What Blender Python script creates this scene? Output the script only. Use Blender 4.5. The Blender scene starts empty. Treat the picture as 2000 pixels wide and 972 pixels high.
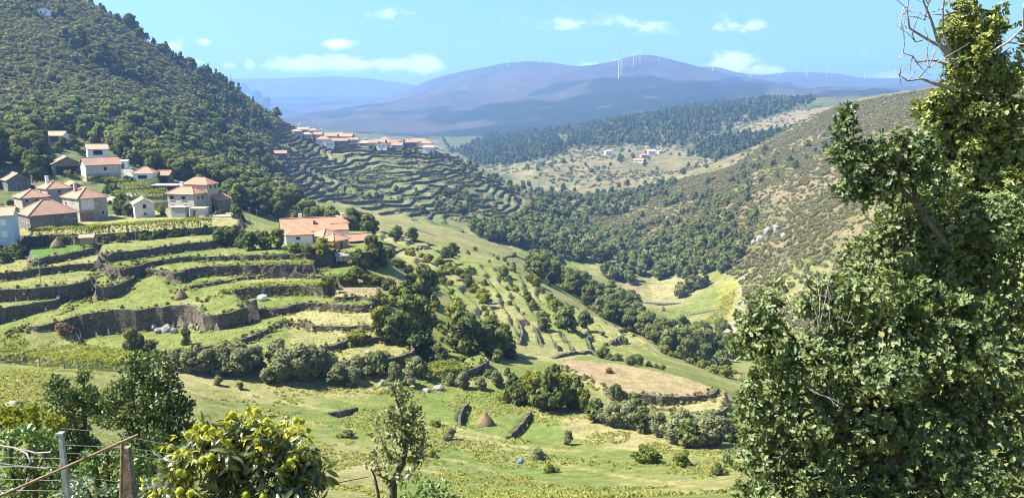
import bpy, bmesh, math, random
import numpy as np
from mathutils import Vector, Matrix
random.seed(7); RNG = np.random.default_rng(7)
SC = bpy.context.scene
C = SC.collection
R = math.radians

# ------------------------------------------------------------------ camera
FPX = 1500.0                       # focal length in pixels of the 2000 px wide photograph
TH = math.atan(256.0 / FPX)        # looking down so that the horizon lies at row 230
cs, sn = math.cos(TH), math.sin(TH)
cam_d = bpy.data.cameras.new('camera'); cam = bpy.data.objects.new('camera', cam_d); C.objects.link(cam)
cam_d.sensor_width = 36.0; cam_d.lens = 36.0 * FPX / 2000.0
cam_d.clip_start = 0.1; cam_d.clip_end = 40000
cam.location = (0, 0, 0); cam.rotation_euler = (R(90) - TH, 0, 0)
SC.camera = cam

# ------------------------------------------------------------------ sky, sun, exposure
SUN_EL, SUN_AZ = R(51), math.atan2(-1.0, -0.10)       # azimuth clockwise from +Y
W = bpy.data.worlds.new('World'); SC.world = W; W.use_nodes = True
def build_world():
    nt = W.node_tree; N = nt.nodes; L = nt.links; N.clear()
    out = N.new('ShaderNodeOutputWorld'); bg = N.new('ShaderNodeBackground')
    sky = N.new('ShaderNodeTexSky'); sky.sky_type = 'NISHITA'; sky.sun_disc = False
    sky.sun_elevation = SUN_EL; sky.sun_rotation = SUN_AZ % (2 * math.pi)
    sky.altitude = 500; sky.air_density = 1.0; sky.dust_density = 1.6; sky.ozone_density = 1.6
    tc = N.new('ShaderNodeTexCoord')
    sep = N.new('ShaderNodeSeparateXYZ'); L.new(tc.outputs['Generated'], sep.inputs[0])
    def m(op, a, b=None, c=None, clamp=False):
        n = N.new('ShaderNodeMath'); n.operation = op; n.use_clamp = clamp
        for i, v in enumerate((a, b, c)):
            if v is None: continue
            if isinstance(v, (int, float)): n.inputs[i].default_value = v
            else: L.new(v, n.inputs[i])
        return n.outputs[0]
    ysafe = m('MAXIMUM', sep.outputs['Y'], 0.05)
    tx = m('DIVIDE', sep.outputs['X'], ysafe); tz = m('DIVIDE', sep.outputs['Z'], ysafe)
    cmb = N.new('ShaderNodeCombineXYZ'); L.new(tx, cmb.inputs[0]); L.new(tz, cmb.inputs[1])
    nz = N.new('ShaderNodeTexNoise'); nz.inputs['Scale'].default_value = 34; nz.inputs['Detail'].default_value = 7
    nz.inputs['Roughness'].default_value = 0.62
    mp = N.new('ShaderNodeMapping'); mp.inputs['Scale'].default_value = (0.7, 1.3, 1); L.new(cmb.outputs[0], mp.inputs[0])
    L.new(mp.outputs[0], nz.inputs['Vector'])
    # (u, v, half width, half height, weight) in photograph pixels -> tangent coordinates on the sky
    blobs = [(585, 126, 75, 17, 1.0), (690, 124, 105, 17, 1.0), (770, 126, 60, 15, .95), (828, 128, 38, 20, 1.15), (605, 116, 28, 10, .8), (745, 116, 24, 9, .7), (660, 86, 36, 12, .95), (330, 96, 34, 14, 1.0),
             (378, 122, 20, 12, .9), (488, 126, 14, 10, .8), (405, 82, 16, 7, .7), (450, 128, 20, 8, .6),
             (1150, 133, 24, 9, 1.15), (1428, 128, 42, 22, 1.35), (1470, 138, 34, 14, 1.05), (1510, 139, 26, 9, 1.0),
             (1120, 44, 90, 16, .62), (1255, 50, 55, 20, .62), (1200, 62, 60, 10, .5), (1440, 52, 60, 16, .62), (1740, 150, 34, 9, .7), (1700, 108, 60, 14, .45), (760, 26, 60, 14, .35)]
    tot = None
    for (u, v, a, b, w) in blobs:
        yc = (486 - v) / FPX; den = cs + yc * sn
        X = (u - 1000) / FPX / den; Z = (-sn + yc * cs) / den
        dx = m('DIVIDE', m('SUBTRACT', tx, X), a / FPX); dz = m('DIVIDE', m('SUBTRACT', tz, Z), b / FPX)
        e = m('MULTIPLY', m('EXPONENT', m('MULTIPLY', m('ADD', m('MULTIPLY', dx, dx), m('MULTIPLY', dz, dz)), -0.9)), w)
        tot = e if tot is None else m('MAXIMUM', tot, e)
    cov = m('SUBTRACT', m('MULTIPLY', tot, 1.25), m('MULTIPLY', m('SUBTRACT', nz.outputs['Fac'], 0.41), 3.6))
    mr = N.new('ShaderNodeMapRange'); mr.interpolation_type = 'SMOOTHSTEP'
    mr.inputs['From Min'].default_value = 0.02; mr.inputs['From Max'].default_value = 0.7; mr.inputs['To Max'].default_value = 0.9
    L.new(cov, mr.inputs['Value'])
    fac = m('MULTIPLY', mr.outputs[0], m('POWER', m('MINIMUM', tot, 1.0), 0.8))
    tint = N.new('ShaderNodeMix'); tint.data_type = 'RGBA'; tint.blend_type = 'MULTIPLY'; tint.inputs['Factor'].default_value = 1
    L.new(sky.outputs[0], tint.inputs['A']); tint.inputs['B'].default_value = SKY_TINT
    mix = N.new('ShaderNodeMix'); mix.data_type = 'RGBA'
    L.new(fac, mix.inputs['Factor']); L.new(tint.outputs['Result'], mix.inputs['A']); mix.inputs['B'].default_value = CLOUD
    L.new(mix.outputs['Result'], bg.inputs['Color']); bg.inputs['Strength'].default_value = 0.074
    L.new(bg.outputs[0], out.inputs['Surface'])
SKY_TINT = (0.56, 0.80, 1.04, 1); CLOUD = (10.5, 10.6, 10.6, 1)
build_world()
sun_d = bpy.data.lights.new('sun', 'SUN'); sun = bpy.data.objects.new('sun', sun_d); C.objects.link(sun)
sun_d.energy = 5.0; sun_d.angle = R(0.53); sun_d.color = (1.0, 0.95, 0.86)
SDIR = Vector((math.sin(SUN_AZ) * math.cos(SUN_EL), math.cos(SUN_AZ) * math.cos(SUN_EL), math.sin(SUN_EL)))
sun.rotation_euler = SDIR.to_track_quat('Z', 'Y').to_euler()
vs = SC.view_settings
SC.display_settings.display_device = 'sRGB'
vs.view_transform = 'Standard'; vs.look = 'None'; vs.exposure = 1.84; vs.gamma = 1.0; vs.use_curve_mapping = False
SC.render.engine = 'CYCLES'
SC.cycles.use_denoising = True; SC.cycles.filter_width = 1.05
SC.cycles.max_bounces = 6; SC.cycles.diffuse_bounces = 3; SC.cycles.glossy_bounces = 2; SC.cycles.transmission_bounces = 3
SC.cycles.transparent_max_bounces = 6; SC.cycles.volume_bounces = 0

# ------------------------------------------------------------------ small maths
def P(u, v, Y):
    yc = (486 - v) / FPX; den = cs + yc * sn
    return (Y * (u - 1000) / FPX / den, Y, Y * (-sn + yc * cs) / den)
def PZ(u, v, z):
    yc = (486 - v) / FPX
    k = z / (-sn + yc * cs)
    return (k * (u - 1000) / FPX, k * (cs + yc * sn), z)
def pix(x, y, z):
    f = y * cs - z * sn; up = y * sn + z * cs
    f = np.maximum(f, 0.01)
    return 1000 + FPX * x / f, 486 - FPX * up / f
def in_poly(px, py, poly):
    px = np.asarray(px, float); py = np.asarray(py, float)
    res = np.zeros(px.shape, bool)
    n = len(poly); j = n - 1
    for i in range(n):
        xi, yi = poly[i]; xj, yj = poly[j]
        if yi != yj:
            c = ((yi > py) != (yj > py)) & (px < (xj - xi) * (py - yi) / (yj - yi) + xi)
            res ^= c
        j = i
    return res
def _h(ix, iy, seed):
    n = (ix.astype(np.int64) * 374761393 + iy.astype(np.int64) * 668265263 + seed * 1442695041) & 0xFFFFFFFF
    n = ((n ^ (n >> 13)) * 1274126177) & 0xFFFFFFFF
    return ((n ^ (n >> 16)) & 0xFFFF) / 65535.0
def vnoise(x, y, seed=0):
    x = np.asarray(x, float); y = np.asarray(y, float)
    ix = np.floor(x); iy = np.floor(y); fx = x - ix; fy = y - iy
    fx = fx * fx * (3 - 2 * fx); fy = fy * fy * (3 - 2 * fy)
    a = _h(ix, iy, seed); b = _h(ix + 1, iy, seed); c = _h(ix, iy + 1, seed); d = _h(ix + 1, iy + 1, seed)
    return (a * (1 - fx) + b * fx) * (1 - fy) + (c * (1 - fx) + d * fx) * fy
def fbm(x, y, oct=4, seed=0):
    s = 0; a = 0.5; t = 0
    for o in range(oct):
        s = s + a * vnoise(x * 2 ** o, y * 2 ** o, seed + o * 17); t += a; a *= 0.5
    return s / t * 2 - 1
def sstep(a, b, x):
    t = np.clip((x - a) / (b - a), 0, 1); return t * t * (3 - 2 * t)

# ------------------------------------------------------------------ terrain
class TPS:
    def __init__(s, pts, scale, lam=1e-4):
        p = np.array(pts, float); s.sc = scale
        s.xy = p[:, :2] / scale; n = len(p)
        d = np.linalg.norm(s.xy[:, None] - s.xy[None], axis=2)
        K = np.where(d > 0, d * d * np.log(np.maximum(d, 1e-9)), 0) + lam * np.eye(n)
        A = np.zeros((n + 3, n + 3)); A[:n, :n] = K
        A[:n, n] = 1; A[:n, n + 1:] = s.xy; A[n:, :n] = A[:n, n:].T
        s.w = np.linalg.solve(A, np.concatenate([p[:, 2], np.zeros(3)]))
    def __call__(s, x, y):
        x = np.asarray(x, float); shp = x.shape
        q = np.stack([x.ravel(), np.asarray(y, float).ravel()], 1) / s.sc
        out = np.empty(len(q))
        for i in range(0, len(q), 20000):
            b = q[i:i + 20000]
            d2 = ((b[:, None] - s.xy[None]) ** 2).sum(2)
            out[i:i + 20000] = (0.5 * d2 * np.log(np.maximum(d2, 1e-12))) @ s.w[:-3] + s.w[-3] + b @ s.w[-2:]
        return out.reshape(shp)

NEAR = [  # (u, v, Y): ground points read off the photograph with their distance
    # slope below the viewpoint
    (1000, 965, 60), (600, 955, 62), (1350, 955, 70), (250, 955, 58), (30, 800, 76), (30, 715, 99), (250, 745, 106), (420, 765, 114), (-200, 740, 92),
    (700, 765, 124), (1000, 765, 130), (1000, 850, 105), (700, 850, 100), (500, 850, 92), (1350, 885, 95), (1200, 880, 98), (1300, 805, 125), (1150, 790, 126), (1130, 715, 160),
    (400, 705, 134), (600, 715, 134), (700, 728, 132), (850, 742, 134), (950, 700, 152), (830, 680, 150), (1450, 850, 130), (1550, 850, 150),
    # the grassy shoulder running down to the river
    (1300, 705, 200), (1400, 720, 230), (1437, 690, 290), (1200, 665, 225), (1100, 655, 206), (1000, 605, 214), (900, 560, 225), (900, 630, 178), (800, 540, 205), (1000, 520, 300), (900, 500, 310), (1100, 560, 320), (1200, 625, 320),
    (800, 450, 400), (740, 420, 470), (960, 482, 420), (1050, 520, 400), (780, 490, 270), (720, 522, 192),
    (1130, 490, 560), (1180, 523, 520), (1300, 605, 430), (1250, 575, 470), (1440, 565, 430), (1330, 625, 400), (1400, 585, 430), (1400, 640, 340), (1280, 655, 320),
    # slope on the far side of the river
    (1450, 500, 480), (1500, 420, 540), (1600, 330, 600), (1700, 260, 640), (1800, 205, 720), (1300, 400, 750), (1200, 430, 740), (1400, 335, 880), (1500, 275, 1000), (1650, 205, 950), (1800, 182, 950), (1380, 480, 545), (1480, 360, 690),
    (1700, 420, 380), (1900, 300, 420), (1700, 560, 330), (1800, 182, 1150), (2200, 200, 500), (2200, 120, 900),
    # valley beyond the spur, the brown terraces, the wooded hill
    (1050, 375, 1000), (1000, 335, 1150), (1200, 335, 1130), (1300, 312, 1250), (1100, 305, 1300), (1400, 322, 1120), (1250, 297, 1400), (1050, 300, 1450),
    (1300, 240, 1700), (1450, 205, 2000), (1600, 198, 1800), (1150, 270, 1650), (1550, 262, 1400), (1450, 285, 1300), (1650, 225, 1400), (1050, 280, 1800), (950, 290, 1900), (1000, 262, 2300), (1200, 232, 2400), (1400, 200, 2500), (1620, 200, 2400), (1900, 190, 1700), (2300, 150, 1800),
    # hill on the left
    (0, 240, 380), (0, 100, 480), (0, 0, 565), (150, 0, 620), (300, 95, 680), (430, 160, 740), (550, 235, 790), (300, 255, 430), (450, 330, 470), (500, 390, 430), (570, 400, 450), (500, 300, 560), (530, 260, 690), (200, 160, 500), (330, 210, 520), (-300, 0, 480), (-300, 240, 330), (-500, 100, 420),
    # spur with the far village
    (600, 255, 790), (660, 270, 780), (720, 282, 770), (780, 285, 785), (850, 290, 800), (900, 312, 800), (960, 345, 780), (1050, 400, 720), (1100, 425, 700), (700, 330, 690), (690, 400, 560), (850, 400, 600), (950, 425, 600), (800, 350, 660), (1000, 440, 620), (950, 462, 520), (1060, 465, 600), (620, 330, 640), (880, 340, 720), (600, 400, 520),
    # village hillside
    (195, 352, 268), (105, 278, 318), (185, 305, 300), (280, 356, 270), (30, 377, 255), (150, 405, 238), (230, 400, 243), (430, 432, 236), (520, 430, 300), (640, 420, 330), (0, 320, 270),
    (-200, 480, 175), (-200, 600, 142)]
XYZ = [(0, 0, -1.9), (-25, 2, -2.2), (25, 0, -1.2), (-70, 5, -1), (70, 0, 4), (0, -40, 14), (-80, -40, 16), (80, -40, 22), (0, 12, -7.0), (-14, 12, -7.4), (14, 12, -6.4), (-30, 30, -15), (0, 32, -17), (25, 30, -14.5), (60, 30, -10), (60, 60, -22), (-60, 30, -12), (-110, 60, -18), (120, 60, -8), (110, 110, -34), (170, 170, -40), (250, 150, 10), (300, 50, 40),
       (-700, 400, 120), (-700, 100, 60), (-300, 100, 0), (-250, 160, -12), (-900, 900, 150), (-500, 800, 60), (-340, 950, -20), (-300, 1100, -70), (-600, 1300, -20), (-150, 960, -75), (0, 950, -95), (-150, 1200, -110), (0, 1300, -100), (-500, 1800, -60), (-300, 2300, -60), (-900, 2300, 0), (900, 800, 110), (1100, 1200, 90), (900, 400, 120), (1400, 2200, 90)]
# skylines: the ground falls away behind them
for (u, v, Y, d) in [(0, 0, 700, 20), (150, 0, 740, 10), (300, 95, 800, 40), (430, 160, 850, 50)]:
    q = P(u, v, Y); XYZ.append((q[0], q[1], q[2] - d))
def plane3(pts):
    q = np.array([PZ(*p) for p in pts]); A = np.c_[np.ones(3), q[:, :2]]
    return np.linalg.solve(A, q[:, 2])
def PP(u, v, pl):
    d = P(u, v, 1.0); y = pl[0] / (d[2] - pl[1] * d[0] - pl[2]); return (d[0] * y, y)
GREEN = (.150, .172, .048); GREEN2 = (.128, .168, .043); LUSH = (.09, .16, .034); STRAW = (.31, .262, .13); STRAW2 = (.235, .218, .09); PINK = (.29, .205, .132)
OLIVE = (.078, .094, .034); HEATH = (.118, .108, .056); FLOORC = (.05, .055, .025); EARTH = (.24, .17, .105); DUN = (.23, .19, .10); ROADC = (.34, .32, .28)
FIELDS = [  # front edge, back edge, level (number or three (u, v, z)), land cover; low ones first
    ('A15', [(640, 700), (690, 712), (730, 706), (762, 700), (812, 686), (800, 668)], [(770, 640), (690, 650), (640, 675)], -42.8, STRAW2),
    ('F1', [(150, 672), (190, 688), (230, 693), (310, 690), (370, 680), (430, 672), (475, 660), (530, 640), (556, 627)], [(560, 605), (500, 600), (470, 600), (390, 600), (250, 600), (130, 620)], [(200, 665, -43.0), (430, 650, -40.9), (540, 620, -40.6)], GREEN),
    ('A14', [(575, 690), (600, 682), (655, 674), (680, 661), (752, 657), (775, 650)], [(765, 630), (600, 622), (560, 640)], -41.6, STRAW2),
    ('A13', [(556, 628), (598, 630), (614, 637), (665, 638), (714, 635), (765, 640)], [(750, 600), (710, 590), (540, 590), (545, 610)], -40.6, STRAW),
    ('A8', [(20, 655), (30, 641), (96, 634), (154, 615), (262, 606), (327, 599), (380, 597), (392, 617), (432, 616), (474, 605), (480, 595)], [(520, 575), (440, 565), (400, 545), (349, 525), (280, 520), (180, 560), (60, 590), (0, 600), (-60, 620), (-60, 660)], [(60, 618, -39.3), (430, 616, -38.2), (320, 540, -35.4)], GREEN),
    ('A11', [(478, 607), (510, 602), (546, 605), (572, 592), (632, 592), (714, 598), (730, 590)], [(700, 555), (600, 545), (440, 560), (455, 590)], -39.1, GREEN2),
    ('A16', [(655, 580), (698, 579), (742, 580)], [(742, 560), (660, 560)], -38.3, PINK),
    ('A10', [(395, 585), (441, 578), (444, 571), (478, 563), (540, 560), (600, 558), (650, 562)], [(650, 530), (600, 528), (500, 530), (400, 540), (360, 560)], -37.0, GREEN),
    ('A9', [(345, 572), (352, 566), (380, 557), (414, 552), (463, 543), (509, 538), (600, 537), (690, 540)], [(690, 510), (500, 510), (380, 515), (345, 535), (325, 555), (328, 570)], -36.4, GREEN2),
    ('A7', [(-80, 612), (0, 602), (62, 591), (114, 586), (118, 575)], [(120, 548), (60, 545), (-80, 560)], -37.0, GREEN2),
    ('A7b', [(120, 603), (148, 592), (185, 583), (223, 572), (215, 565)], [(190, 560), (150, 575), (118, 590)], -38.0, GREEN),
    ('A6', [(-80, 575), (0, 566), (62, 563), (123, 557), (183, 546), (185, 535)], [(200, 505), (100, 505), (-80, 520)], -34.6, GREEN),
    ('A6b', [(186, 561), (228, 558), (254, 544), (280, 528), (270, 520)], [(260, 500), (180, 505), (185, 540)], -35.0, GREEN),
    ('A2', [(-80, 542), (0, 535), (77, 523), (132, 517), (200, 512), (228, 525), (255, 520)], [(260, 490), (180, 480), (60, 490), (-80, 505)], -33.0, STRAW2),
    ('A5', [(275, 526), (309, 527), (347, 535), (360, 527), (386, 522), (432, 519), (525, 517), (612, 516)], [(612, 485), (450, 485), (300, 495), (262, 515)], -34.1, GREEN),
    ('A4', [(228, 526), (268, 519), (293, 512), (324, 506), (370, 502), (450, 500), (586, 497), (650, 495)], [(650, 470), (400, 465), (220, 480), (200, 500)], -33.0, GREEN2),
    ('A1', [(60, 508), (80, 504), (136, 495), (182, 484), (197, 479)], [(200, 455), (60, 462)], -31.5, LUSH),
    ('A3', [(197, 500), (200, 497), (228, 492), (262, 489), (309, 483), (355, 477), (412, 471), (440, 465)], [(440, 445), (200, 450)], -31.0, GREEN),
    ('PL', [(-80, 490), (0, 470), (60, 463), (130, 460), (200, 462), (300, 452), (412, 445), (470, 440)], [(470, 405), (330, 405), (230, 418), (150, 425), (0, 428), (-80, 440)], -29.4, STRAW2),
    ('PF', [(540, 484), (600, 489), (660, 492), (720, 494), (735, 480)], [(720, 450), (540, 450)], -33.0, GREEN),
    # fields round the stream and on the shoulder
    ('C2', [(1225, 800), (1300, 806), (1400, 806), (1420, 790)], [(1420, 760), (1240, 750), (1210, 780)], -53.6, STRAW),
    ('C1', [(1090, 712), (1150, 742), (1190, 765), (1236, 770), (1300, 774), (1386, 775), (1405, 760)], [(1340, 735), (1200, 708), (1110, 702)], [(1120, 712, -51.0), (1300, 772, -52.0), (1370, 750, -53.0)], PINK),
    ('E1', [(800, 735), (860, 742), (905, 738), (915, 715)], [(915, 700), (800, 700)], -46.5, GREEN2),
    ('E2', [(905, 722), (930, 715), (950, 708), (950, 700)], [(945, 690), (905, 700)], -45.6, GREEN),
]
FPTS = []
for nm, fr, bk, lev, cov in FIELDS:
    pl = np.array([lev, 0, 0]) if not isinstance(lev, list) else plane3(lev)
    for (u, v) in fr[::2] + ([bk[len(bk) // 2]] if nm in ('PL', 'PF', 'C1') else []):
        q = PP(u, v, pl); z = pl[0] + pl[1] * q[0] + pl[2] * q[1] - 0.6
        if all(math.hypot(q[0] - p[0], q[1] - p[1]) > 4 for p in FPTS): FPTS.append((q[0], q[1], z))
BASE = TPS(FPTS + [P(*q) for q in NEAR] + XYZ, 100.0, 6e-3)

FARPX = [(830, 163, 5400), (900, 146, 5200), (960, 132, 5000), (1045, 123, 5000), (1100, 132, 5000), (1150, 146, 5000), (1200, 131, 4900), (1270, 116, 4800), (1320, 127, 4800), (1370, 142, 4900),
         (1350, 139, 6500), (1400, 136, 6500), (1455, 150, 6500), (1550, 146, 6500), (1650, 147, 6500), (1720, 158, 6500), (1765, 152, 6600), (1820, 160, 6600), (2000, 160, 6600), (2300, 150, 6600),
         (200, 150, 9000), (430, 160, 9000), (470, 156, 9000), (600, 153, 9000), (700, 155, 9000), (770, 164, 8600), (-200, 140, 9000),
         (1000, 195, 3700), (1270, 168, 3900), (1100, 215, 3000), (900, 225, 3200), (1400, 182, 3500), (1250, 200, 3000), (1150, 250, 2400), (1000, 252, 2600), (850, 258, 2800), (700, 240, 3800), (560, 228, 4800), (650, 190, 6800), (800, 200, 5200), (500, 195, 7000), (900, 185, 4300), (1060, 165, 4200), (1170, 160, 4300),
         (1500, 172, 5000), (1600, 182, 4600), (1750, 182, 4600), (1450, 190, 4000), (1550, 192, 3500), (1650, 192, 3800), (2000, 185, 4500), (300, 200, 6000), (300, 240, 4000), (1700, 196, 3000)]
FXYZ = [(-700, 2300, -20), (0, 2400, -55), (700, 2400, 40), (1400, 2300, 90), (-2500, 2300, 50), (3000, 2300, 150), (-2500, 4000, 20)]
for q in [(900, 146, 6300), (1045, 123, 6200), (1270, 116, 6000), (1350, 139, 8000), (1650, 147, 8000), (2000, 160, 8000), (430, 160, 11000), (700, 155, 11000), (200, 150, 11000), (1000, 160, 9500), (1400, 150, 10500)]:
    a = P(*q); FXYZ.append((a[0], a[1], a[2] - 260))
FARH = TPS([P(*q) for q in FARPX] + FXYZ, 1000.0, 1e-4)
def base_h(x, y):
    x = np.asarray(x, float); y = np.asarray(y, float)
    h = np.zeros(x.shape)
    w = sstep(2150, 2500, y)
    near = w < 1; far = w > 0
    if near.any(): h[near] += (BASE(x[near], y[near]) * (1 - w[near]))
    if far.any():
        xf, yf = x[far], y[far]
        rid = (1 - np.abs(fbm(xf / 900 + 3, yf / 900, 4, 5)) * 2) * 60 + fbm(xf / 260, yf / 260, 4, 9) * 26
        amp = sstep(2300, 3600, yf) * (1 - 0.65 * sstep(4300, 5000, yf))
        h[far] += (FARH(xf, yf) + rid * amp - 8 * amp) * w[far]
    d = np.hypot(x, y)
    h += fbm(x / 60, y / 60, 3, 31) * 3.2 * sstep(330, 520, d) * (1 - w) + fbm(x / 22, y / 22, 3, 2) * 0.55 * sstep(45, 70, d) * (1 - w)
    h += fbm(x / 240 + 8, y / 240, 3, 77) * 9 * sstep(850, 1300, d) * (1 - w)
    return h

class Grid:
    def __init__(s, x0, x1, y0, y1, st, fn):
        s.x0, s.y0, s.st = x0, y0, st
        s.nx = int(round((x1 - x0) / st)) + 1; s.ny = int(round((y1 - y0) / st)) + 1
        s.x1 = x0 + (s.nx - 1) * st; s.y1 = y0 + (s.ny - 1) * st
        s.X, s.Y = np.meshgrid(x0 + np.arange(s.nx) * st, y0 + np.arange(s.ny) * st)
        s.Z = fn(s.X, s.Y)
    def inside(s, x, y, mrg=0):
        return (x > s.x0 + mrg) & (x < s.x1 - mrg) & (y > s.y0 + mrg) & (y < s.y1 - mrg)
    def at(s, x, y, A=None):
        A = s.Z if A is None else A
        gx = np.clip((x - s.x0) / s.st, 0, s.nx - 1.001); gy = np.clip((y - s.y0) / s.st, 0, s.ny - 1.001)
        i = gx.astype(int); j = gy.astype(int); fx = gx - i; fy = gy - j
        return (A[j, i] * (1 - fx) + A[j, i + 1] * fx) * (1 - fy) + (A[j + 1, i] * (1 - fx) + A[j + 1, i + 1] * fx) * fy
GN_ = Grid(-190, 200, 44, 335, 0.7, base_h)        # fields, near village
GS_ = Grid(-350, 110, 470, 870, 1.25, base_h)      # terraced spur
GB_ = Grid(-40, 460, 960, 1540, 2.5, base_h)       # brown terraced fields
GM_ = Grid(-900, 1150, -60, 2400, 5.0, base_h)     # hills round the valley
GR_ = Grid(-3300, 3300, 2330, 7200, 25.0, base_h)  # mountain slopes in view
GF_ = Grid(-9000, 9000, 2330, 12500, 60.0, base_h) # mountains
GRIDS = [GN_, GS_, GB_, GM_, GR_, GF_]
def HT(x, y):
    x = np.asarray(x, float); y = np.asarray(y, float)
    x, y = np.broadcast_arrays(x, y); x = x.astype(float); y = y.astype(float)
    h = np.full(x.shape, np.nan)
    for g in GRIDS:
        k = np.isnan(h) & g.inside(x, y)
        if k.any(): h[k] = g.at(x[k], y[k])
    k = np.isnan(h)
    if k.any(): h[k] = -60.0
    return h
def ht(x, y): return float(HT(np.array([x]), np.array([y]))[0])
TS = np.concatenate([np.arange(6, 60, 0.5), np.arange(60, 340, 0.5), np.arange(340, 900, 1.5), np.arange(900, 2500, 5), np.arange(2500, 11000, 30)])
def cast(u, v):
    """where the ray of a photograph pixel meets the ground"""
    d = np.array(P(u, v, 1.0))
    x = d[0] * TS; y = TS; z = d[2] * TS
    below = np.nonzero(z < HT(x, y))[0]
    if len(below) == 0: return None
    k = below[0]; t0 = TS[max(k - 1, 0)]; t1 = TS[k]
    for _ in range(12):
        tm = 0.5 * (t0 + t1)
        if d[2] * tm < ht(d[0] * tm, tm): t1 = tm
        else: t0 = tm
    return (d[0] * t1, t1, d[2] * t1)
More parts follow.
